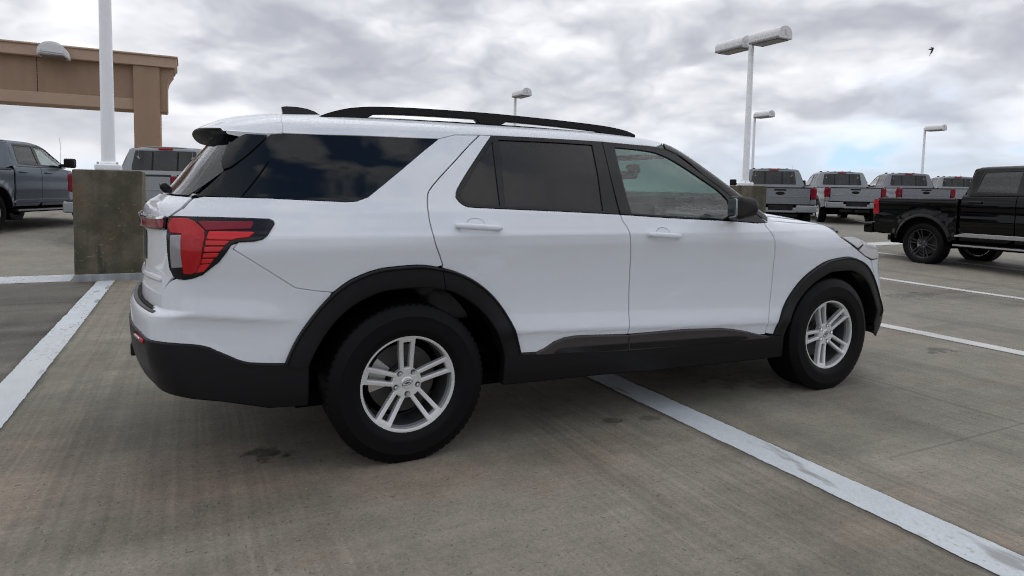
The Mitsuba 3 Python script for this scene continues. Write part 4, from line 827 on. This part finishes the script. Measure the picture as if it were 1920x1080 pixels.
put('parking_deck', sheet(np.linspace(-50, 80, 131), np.linspace(-40, 62, 103), 0), 'concrete_deck', smooth=True, kind='structure')
pri('far_land', proc(lambda p, n, uv: mix((.05, .07, .045), (.12, .12, .09), fbm(p.x*.01, p.y*.01, 0, 4))), .9)
put('ground', trimesh.Trimesh([[-4000, -4000, -9], [4000, -4000, -9], [4000, 4000, -9], [-4000, 4000, -9]], [[0, 1, 2], [0, 2, 3]], process=False), 'far_land', kind='structure', smooth=False)
# ---- painted lines, worn at their edges
def paint_fn(p, n, uv):
    x, y = p.x, p.y
    c = mix((.39, .42, .45), (.47, .50, .53), fbm(x*6, y*6, 0, 3))*(1+(noise(x*120, y*120)-.5)*.14)
    sc = fbm(x*9+5, y*2.6, 4, 4); c = mix(c, (.17, .17, .165), smoothstep(.69, .78, sc)*.7)                     # worn through along the bay
    c = mix(c, (.22, .22, .21), smoothstep(.72, .86, noise(x*55, y*55+9))*smoothstep(.42, .62, fbm(x*2.2, y*.8, 7, 3)))
    return mix(c, (.42, .44, .455), smoothstep(.5, .8, fbm(x*1.5+4, y*.7+9, 2, 3))*.5)
pri('line_paint', proc(paint_fn), .6, 0, .4)
pri('line_paint_thin', proc(lambda p, n, uv: mix((.34, .34, .33), (.50, .51, .51), fbm(p.x*5, p.y*3, 0, 4))), .7, 0, .3)
def strip(c0, c1, w, dz=.004, rough=.004, step=.035, name='bay_line', mat='line_paint', label=None, group=None, cat='parking line'):
    c0, c1 = np.array(c0, float), np.array(c1, float); L = np.linalg.norm(c1-c0); n = max(int(L/step), 6); d = (c1-c0)/L; nn = np.array([-d[1], d[0]])
    t = np.linspace(0, L, n); rw = np.random.default_rng(int(abs(c0[0]*97+c0[1]*13))+5)
    j = lambda: np.convolve(rw.normal(0, 1, n+8), np.ones(5)/5, 'same')[4:-4]*rough+rw.normal(0, rough*.35, n)
    A = c0+d*t[:, None]+nn*(w/2+j())[:, None]; Bm = c0+d*t[:, None]; Bp = c0+d*t[:, None]-nn*(w/2+j())[:, None]
    V = np.vstack([A, Bm, Bp]); V = np.c_[V, rise(V[:, 0], V[:, 1])+dz]; i = np.arange(n-1); F = []
    for r in range(2): F += [np.stack([r*n+i, (r+1)*n+i, (r+1)*n+i+1], 1), np.stack([r*n+i, (r+1)*n+i+1, r*n+i+1], 1)]
    m = trimesh.Trimesh(V, np.vstack(F), process=False)
    if m.face_normals[:, 2].mean() < 0: m.invert()
    return put(name, m, mat, smooth=True, kind='structure')
for k, (a, b) in enumerate(LINES):
    strip(((a+b)/2, -6), ((a+b)/2, 6.44), b-a, mat='line_paint' if k in (0, 1, 6, 7) else 'line_paint_thin', step=.03 if k < 2 else .08, name='bay_line')
strip((-14, 6.83), (-2.40, 6.83), .74, dz=.006, rough=.012, name='cross_band'); strip((-1.50, 6.78), (24, 6.78), .55, dz=.006, rough=.012, name='cross_band', mat='line_paint_thin', step=.1)
for k in range(7):
    x = 14.0+3.1*k; strip((x, 9.6-.05*k), (x+3.6, 13.8), .14, name='bay_line', mat='line_paint_thin', step=.2)
# ---- parapet round the deck
def conc(lo, hi, moss=.0, sc=1.):
    def f(p, n, uv):
        x, y, z = p.x, p.y, p.z
        c = mix(lo, hi, fbm(x*2.2*sc+3, y*2.2*sc, z*2.2*sc, 4)); v = fbm((x+y)*7*sc, (x-y)*7*sc, z*.8*sc, 4)
        c = c*(1+(v-.5)*.9)
        if moss:
            m = smoothstep(.42, .68, fbm(x*3.4+9, y*3.4, z*2.6, 4)+.10*dr.clip(.9-z, 0, 1)); c = mix(c, (.055, .051, .034), m*moss)
            c = mix(c, (.15, .095, .055), smoothstep(.55, .75, fbm(x*2.6+40, y*2.6, z*1.7+3, 4))*.55)
            c = mix(c, (.02, .019, .016), smoothstep(.62, .80, fbm((x+y)*5+3, (x-y)*5, z*.6+8, 4))*.7)
            sp = noise(x*38, y*38, z*38); c = mix(c, (.22, .20, .10), smoothstep(.80, .90, sp)*smoothstep(.4, .6, fbm(x*4, y*4, z*4))*.7)
        return c*(1+(noise(x*90, y*90, z*90)-.5)*.35)
    return proc(f)
pri('parapet_concrete', conc((.20, .19, .17), (.30, .29, .27)), .8)
pri('pier_concrete', conc((.075, .068, .052), (.16, .145, .108), .70), .85, 0, .3)
pri('pier_base_paint', conc((.23, .25, .26), (.33, .35, .36)), .7, 0, .35)
pri('pole_paint', proc(lambda p, n, uv: mix((.78, .80, .83), (.86, .875, .90), fbm(p.x*4, p.y*4, p.z*1.5, 3))), .38, 0, .5)
pri('lamp_housing', (.62, .62, .64), .42, 0, .5); pri('lamp_glass', (.11, .11, .105), .25, 0, .5)
for nm, b in (('parapet', (-50, 80, 61.7, 62, .0, 1.72)), ('parapet', (-50, -49.7, -40, 61.7, 0, 1.72)), ('parapet', (79.7, 80, -40, 61.7, 0, 1.72))):
    put('parapet_wall', bx(*b), 'parapet_concrete', label='low concrete parapet wall along the far edge of the parking deck' if b[1]-b[0] > 100 else 'low concrete parapet wall along one side of the parking deck', cat='wall', group='deck parapet walls', smooth=False)
# ---- piers, poles, lamps
def bevel_box(x0, x1, y0, y1, z0, z1, r): return bx(x0, x1, y0, y1, z0, z1, r)
def pier(x0, x1, y0, y1, ztop, label):
    z0 = float(rise((x0+x1)/2, (y0+y1)/2)); k = thing('concrete_pier', label, 'concrete pier')
    m = bevel_box(x0, x1, y0, y1, z0-.05, ztop, .018); m = m.subdivide_to_size(.08); v = m.vertices
    v += (meshkit.fbm(v*5)-.5)[:, None]*.012*m.vertex_normals; m.vertices = v
    put('shaft', m, 'pier_concrete', k, smooth=30); put('base_band', bevel_box(x0-.012, x1+.012, y0-.014, y1+.012, z0-.02, z0+.095, .012), 'pier_base_paint', k); return k
def lamp_head(k, x, y, z, dy, L=.98, W=.47, H=.30):
    """a half-round shoebox head that points along y"""
    a = np.linspace(0, np.pi, 21); pr = np.array([(W/2, -.02)]+[(W/2*np.cos(t), .05+(H-.05)*np.sin(t)**.75) for t in a]+[(-W/2, -.02)])
    cz = H*.35; rg = [np.c_[x+pr[:, 0]*k_, np.full(len(pr), y+dy*d_), z+cz+(pr[:, 1]-cz)*k_] for d_, k_ in ((0, .90), (.006, .96), (.02, 1), (L-.035, 1), (L-.012, .985), (L-.003, .955), (L, .92))]
    m = loft(rg)
    h = put('lamp_head', m, 'lamp_housing', k, smooth=35)
    y0, y1 = sorted((y+dy*.08, y+dy*(L-.08))); put('lens', bx(x-W/2+.04, x+W/2-.04, y0, y1, z-.045, z-.016, .01), 'lamp_glass', h)
    put('latch', bx(x-.02, x+.02, min(y+dy*(L-.002), y+dy*(L+.012)), max(y+dy*(L-.002), y+dy*(L+.012)), z+.06, z+.19, .005), 'steel', h)
    return h
def pole(x, y, z0, z1, label, heads, r0=.088, r1=.066, collar=True, group=None):
    k = thing('lamp_post', label, 'lamp post', group)
    put('pole', tube([(x, y, z) for z in np.linspace(z0, z1, 12)], np.linspace(r0, r1, 12), 24), 'pole_paint', k, smooth=50)
    if collar:
        put('base_cover', cat_([bevel_box(x-.155, x+.155, y-.155, y+.155, z0-.002, z0+.085, .02), lathe_at(x, y, z0, [(.001, .12), (.10, .12), (.118, .105), (.12, .08), (.12, .0), (.001, 0)])]), 'pole_paint', k)
        for a in (-1, 1): put('bolt', lathe_at(x+a*.115, y-.115, z0+.08, [(.001, .035), (.014, .035), (.014, 0), (.001, 0)], 6), 'steel', k)
    for dy in heads:
        put('arm', bx(x-.035, x+.035, min(y, y+dy*.16), max(y, y+dy*.16), z1-.16, z1-.06, .01), 'pole_paint', k); lamp_head(k, x, y+dy*.11, z1-.16, dy)
    put('pole_cap', lathe_at(x, y, z1-.01, [(.001, .05), (r1*.8, .04), (r1+.008, .015), (r1+.008, -.02), (.001, -.02)], 20), 'lamp_housing', k)
    return k
def lathe_at(x, y, z, prof, n=24): m = lathe(prof, n); m.apply_translation((x, y, z)); return m
pier(-2.335, -1.525, 6.40, 7.22, 1.515, 'weathered mossy concrete pier with a painted base, left of the white car')
pole(-1.955, 6.80, 1.515, 6.0, 'white lamp post on the mossy pier at left, its head above the frame', (-1, 1))
pier(11.86, 12.66, 8.35, 9.15, 1.62, 'weathered concrete pier seen just behind the side mirror of the white car')
pole(12.24, 8.70, 1.62, 5.42, 'white lamp post with twin lamp heads, standing on the far pier', (-1, 1))
for x, y, dp, ztop, lb in ((11.74, 21.4, 0, 5.55, 'distant lamp post with one head, rising just over the roof rail of the white car'), (24.93, 20.42, 0, 5.5, 'single-headed lamp post right behind the twin-headed one'), (36.77, 18.98, 0, 5.45, 'distant single-headed lamp post rising behind the row of silver pickups')):
    pole(x, y, float(rise(x, y)), ztop, lb, (-1,), .078, .060, True)
# ---- the tan stucco portal
def stucco(p, n, uv):
    x, y, z = p.x, p.y, p.z
    c = mix((.30, .200, .140), (.35, .240, .172), fbm(x*.9, y*.9, z*.9, 4)); c = c*(1+(fbm(x*5, y*5, z*.5, 3)-.5)*.22)
    return c*(1+(noise(x*30, y*30, z*30)-.5)*.12)
pri('tan_stucco', proc(stucco), .85, 0, .25)
pri('tan_trim', proc(lambda p, n, uv: mix((.40, .285, .21), (.46, .33, .25), fbm(p.x*1.2, p.y*1.2, p.z*.8, 4))), .85, 0, .25)
pk = thing('stucco_portal', 'tan stucco portal frame with a moulded beam, at the far left of the deck', 'gateway')
put('beam', bx(-22, -1.78, 26.12, 27.3, 4.72, 6.02, .02), 'tan_stucco', pk); put('lower_band', bx(-22, -1.70, 26.02, 27.4, 4.28, 4.72, .025), 'tan_trim', pk)
prof = Polygon([(-1.70, 5.02), (-1.66, 5.06), (-1.66, 5.35), (-1.60, 5.55), (-1.50, 5.74), (-1.43, 5.86), (-1.43, 6.0), (-1.36, 6.06), (-1.36, 6.42), (-22, 6.42), (-22, 6.02), (-1.9, 6.02), (-1.9, 5.02)])
cr = slab(Polygon([(-22, 6.02), (-1.40, 6.02), (-1.32, 6.10), (-1.32, 6.40), (-22, 6.40)]), 25.78, 27.6, .6); v = cr.vertices; cr.vertices = v[:, [0, 2, 1]]; cr.fix_normals(); put('cornice', cr, 'tan_trim', pk, smooth=20)
put('cornice_cap', bx(-22, -1.28, 25.70, 27.7, 6.402, 6.47, .02), 'tan_trim', pk)
cs_ = slab(Polygon([(-1.95, 4.34), (-1.68, 4.34), (-1.68, 5.30), (-1.64, 5.48), (-1.56, 5.66), (-1.46, 5.80), (-1.46, 5.90), (-1.40, 5.94), (-1.40, 6.018), (-1.95, 6.018)]), 26.0, 27.42, .4); v = cs_.vertices; cs_.vertices = v[:, [0, 2, 1]]; cs_.fix_normals(); put('corbel', cs_, 'tan_stucco', pk, smooth=20)
for x0 in (-2.86, -20): put('column', bx(x0, x0+.92, 25.86, 27.5, .3, 6.016, .03), 'tan_stucco', pk)
for x0 in (-6.0, -10.0, -14.0): put('joint', bx(x0, x0+.015, 26.112, 26.13, 4.72, 6.02), 'void_black', pk, smooth=False)
lk = thing('wall_lamp', 'domed grey lamp fixed to the top of the tan portal beam', 'lamp')
a = np.linspace(0, np.pi, 17); m = slab(Polygon([(.46*math.cos(t), .50*math.sin(t)**.75) for t in a]), 0, .9, .1, ((0, -.12), (.04, -.05), (.10, 0))); v = m.vertices; m.vertices = np.c_[v[:, 0]-5.32, 25.62-v[:, 2], v[:, 1]+5.92-.045*(v[:, 0])]; m.fix_normals()
put('housing', m, 'lamp_housing', lk, smooth=35); put('lens', bx(-5.70, -4.94, 24.8, 25.5, 5.895, 5.93, .01), 'lamp_glass', lk); put('bracket', bx(-5.42, -5.22, 25.5, 25.80, 6.0, 6.3, .02), 'steel', lk)
# ---- a bird on the wing
bk = thing('flying_bird', 'small dark bird gliding high in the sky at upper right', 'bird')
pri('bird_feather', (.03, .028, .026), .8)
c0 = np.array([45.45, 24.10, 11.74])*.80+CAM*.20; ax1 = np.array([.22, -.30, .90]); ax1 /= np.linalg.norm(ax1); side = np.array([.55, .8, -.12]); side /= np.linalg.norm(side); up_ = np.cross(ax1, side)
t_ = np.linspace(-.22, .19, 9); put('body', tube([c0+ax1*t for t in t_], [.007, .026, .037, .044, .044, .037, .03, .026, .006], 10), 'bird_feather', bk, smooth=60)
for s in (-1, 1):
    o = c0+ax1*.06; q = .45*np.array([[0, 0, .08], [.12*s, .10, .12], [.25*s, .26, .12], [.33*s, .46, -.02], [.24*s, .24, -.04], [.11*s, .10, -.08], [0, 0, -.08]])
    P = np.array([o+side*a_+up_*b_+ax1*c_ for a_, b_, c_ in q]); put('wing', trimesh.convex.convex_hull(np.vstack([P+up_*.008, P-up_*.008])) if False else cat_([trimesh.convex.convex_hull(np.vstack([P[[0, 1, 5, 6]]+up_*.01, P[[0, 1, 5, 6]]-up_*.01])), trimesh.convex.convex_hull(np.vstack([P[[1, 2, 4, 5]]+up_*.008, P[[1, 2, 4, 5]]-up_*.008])), trimesh.convex.convex_hull(np.vstack([P[[2, 3, 4]]+up_*.006, P[[2, 3, 4]]-up_*.006]))]), 'bird_feather', bk)
put('tail', trimesh.convex.convex_hull(np.array([c0-ax1*.18+side*.02, c0-ax1*.18-side*.02, c0-ax1*.32+side*.05, c0-ax1*.32-side*.05, c0-ax1*.18+up_*.015, c0-ax1*.31+up_*.008])), 'bird_feather', bk)
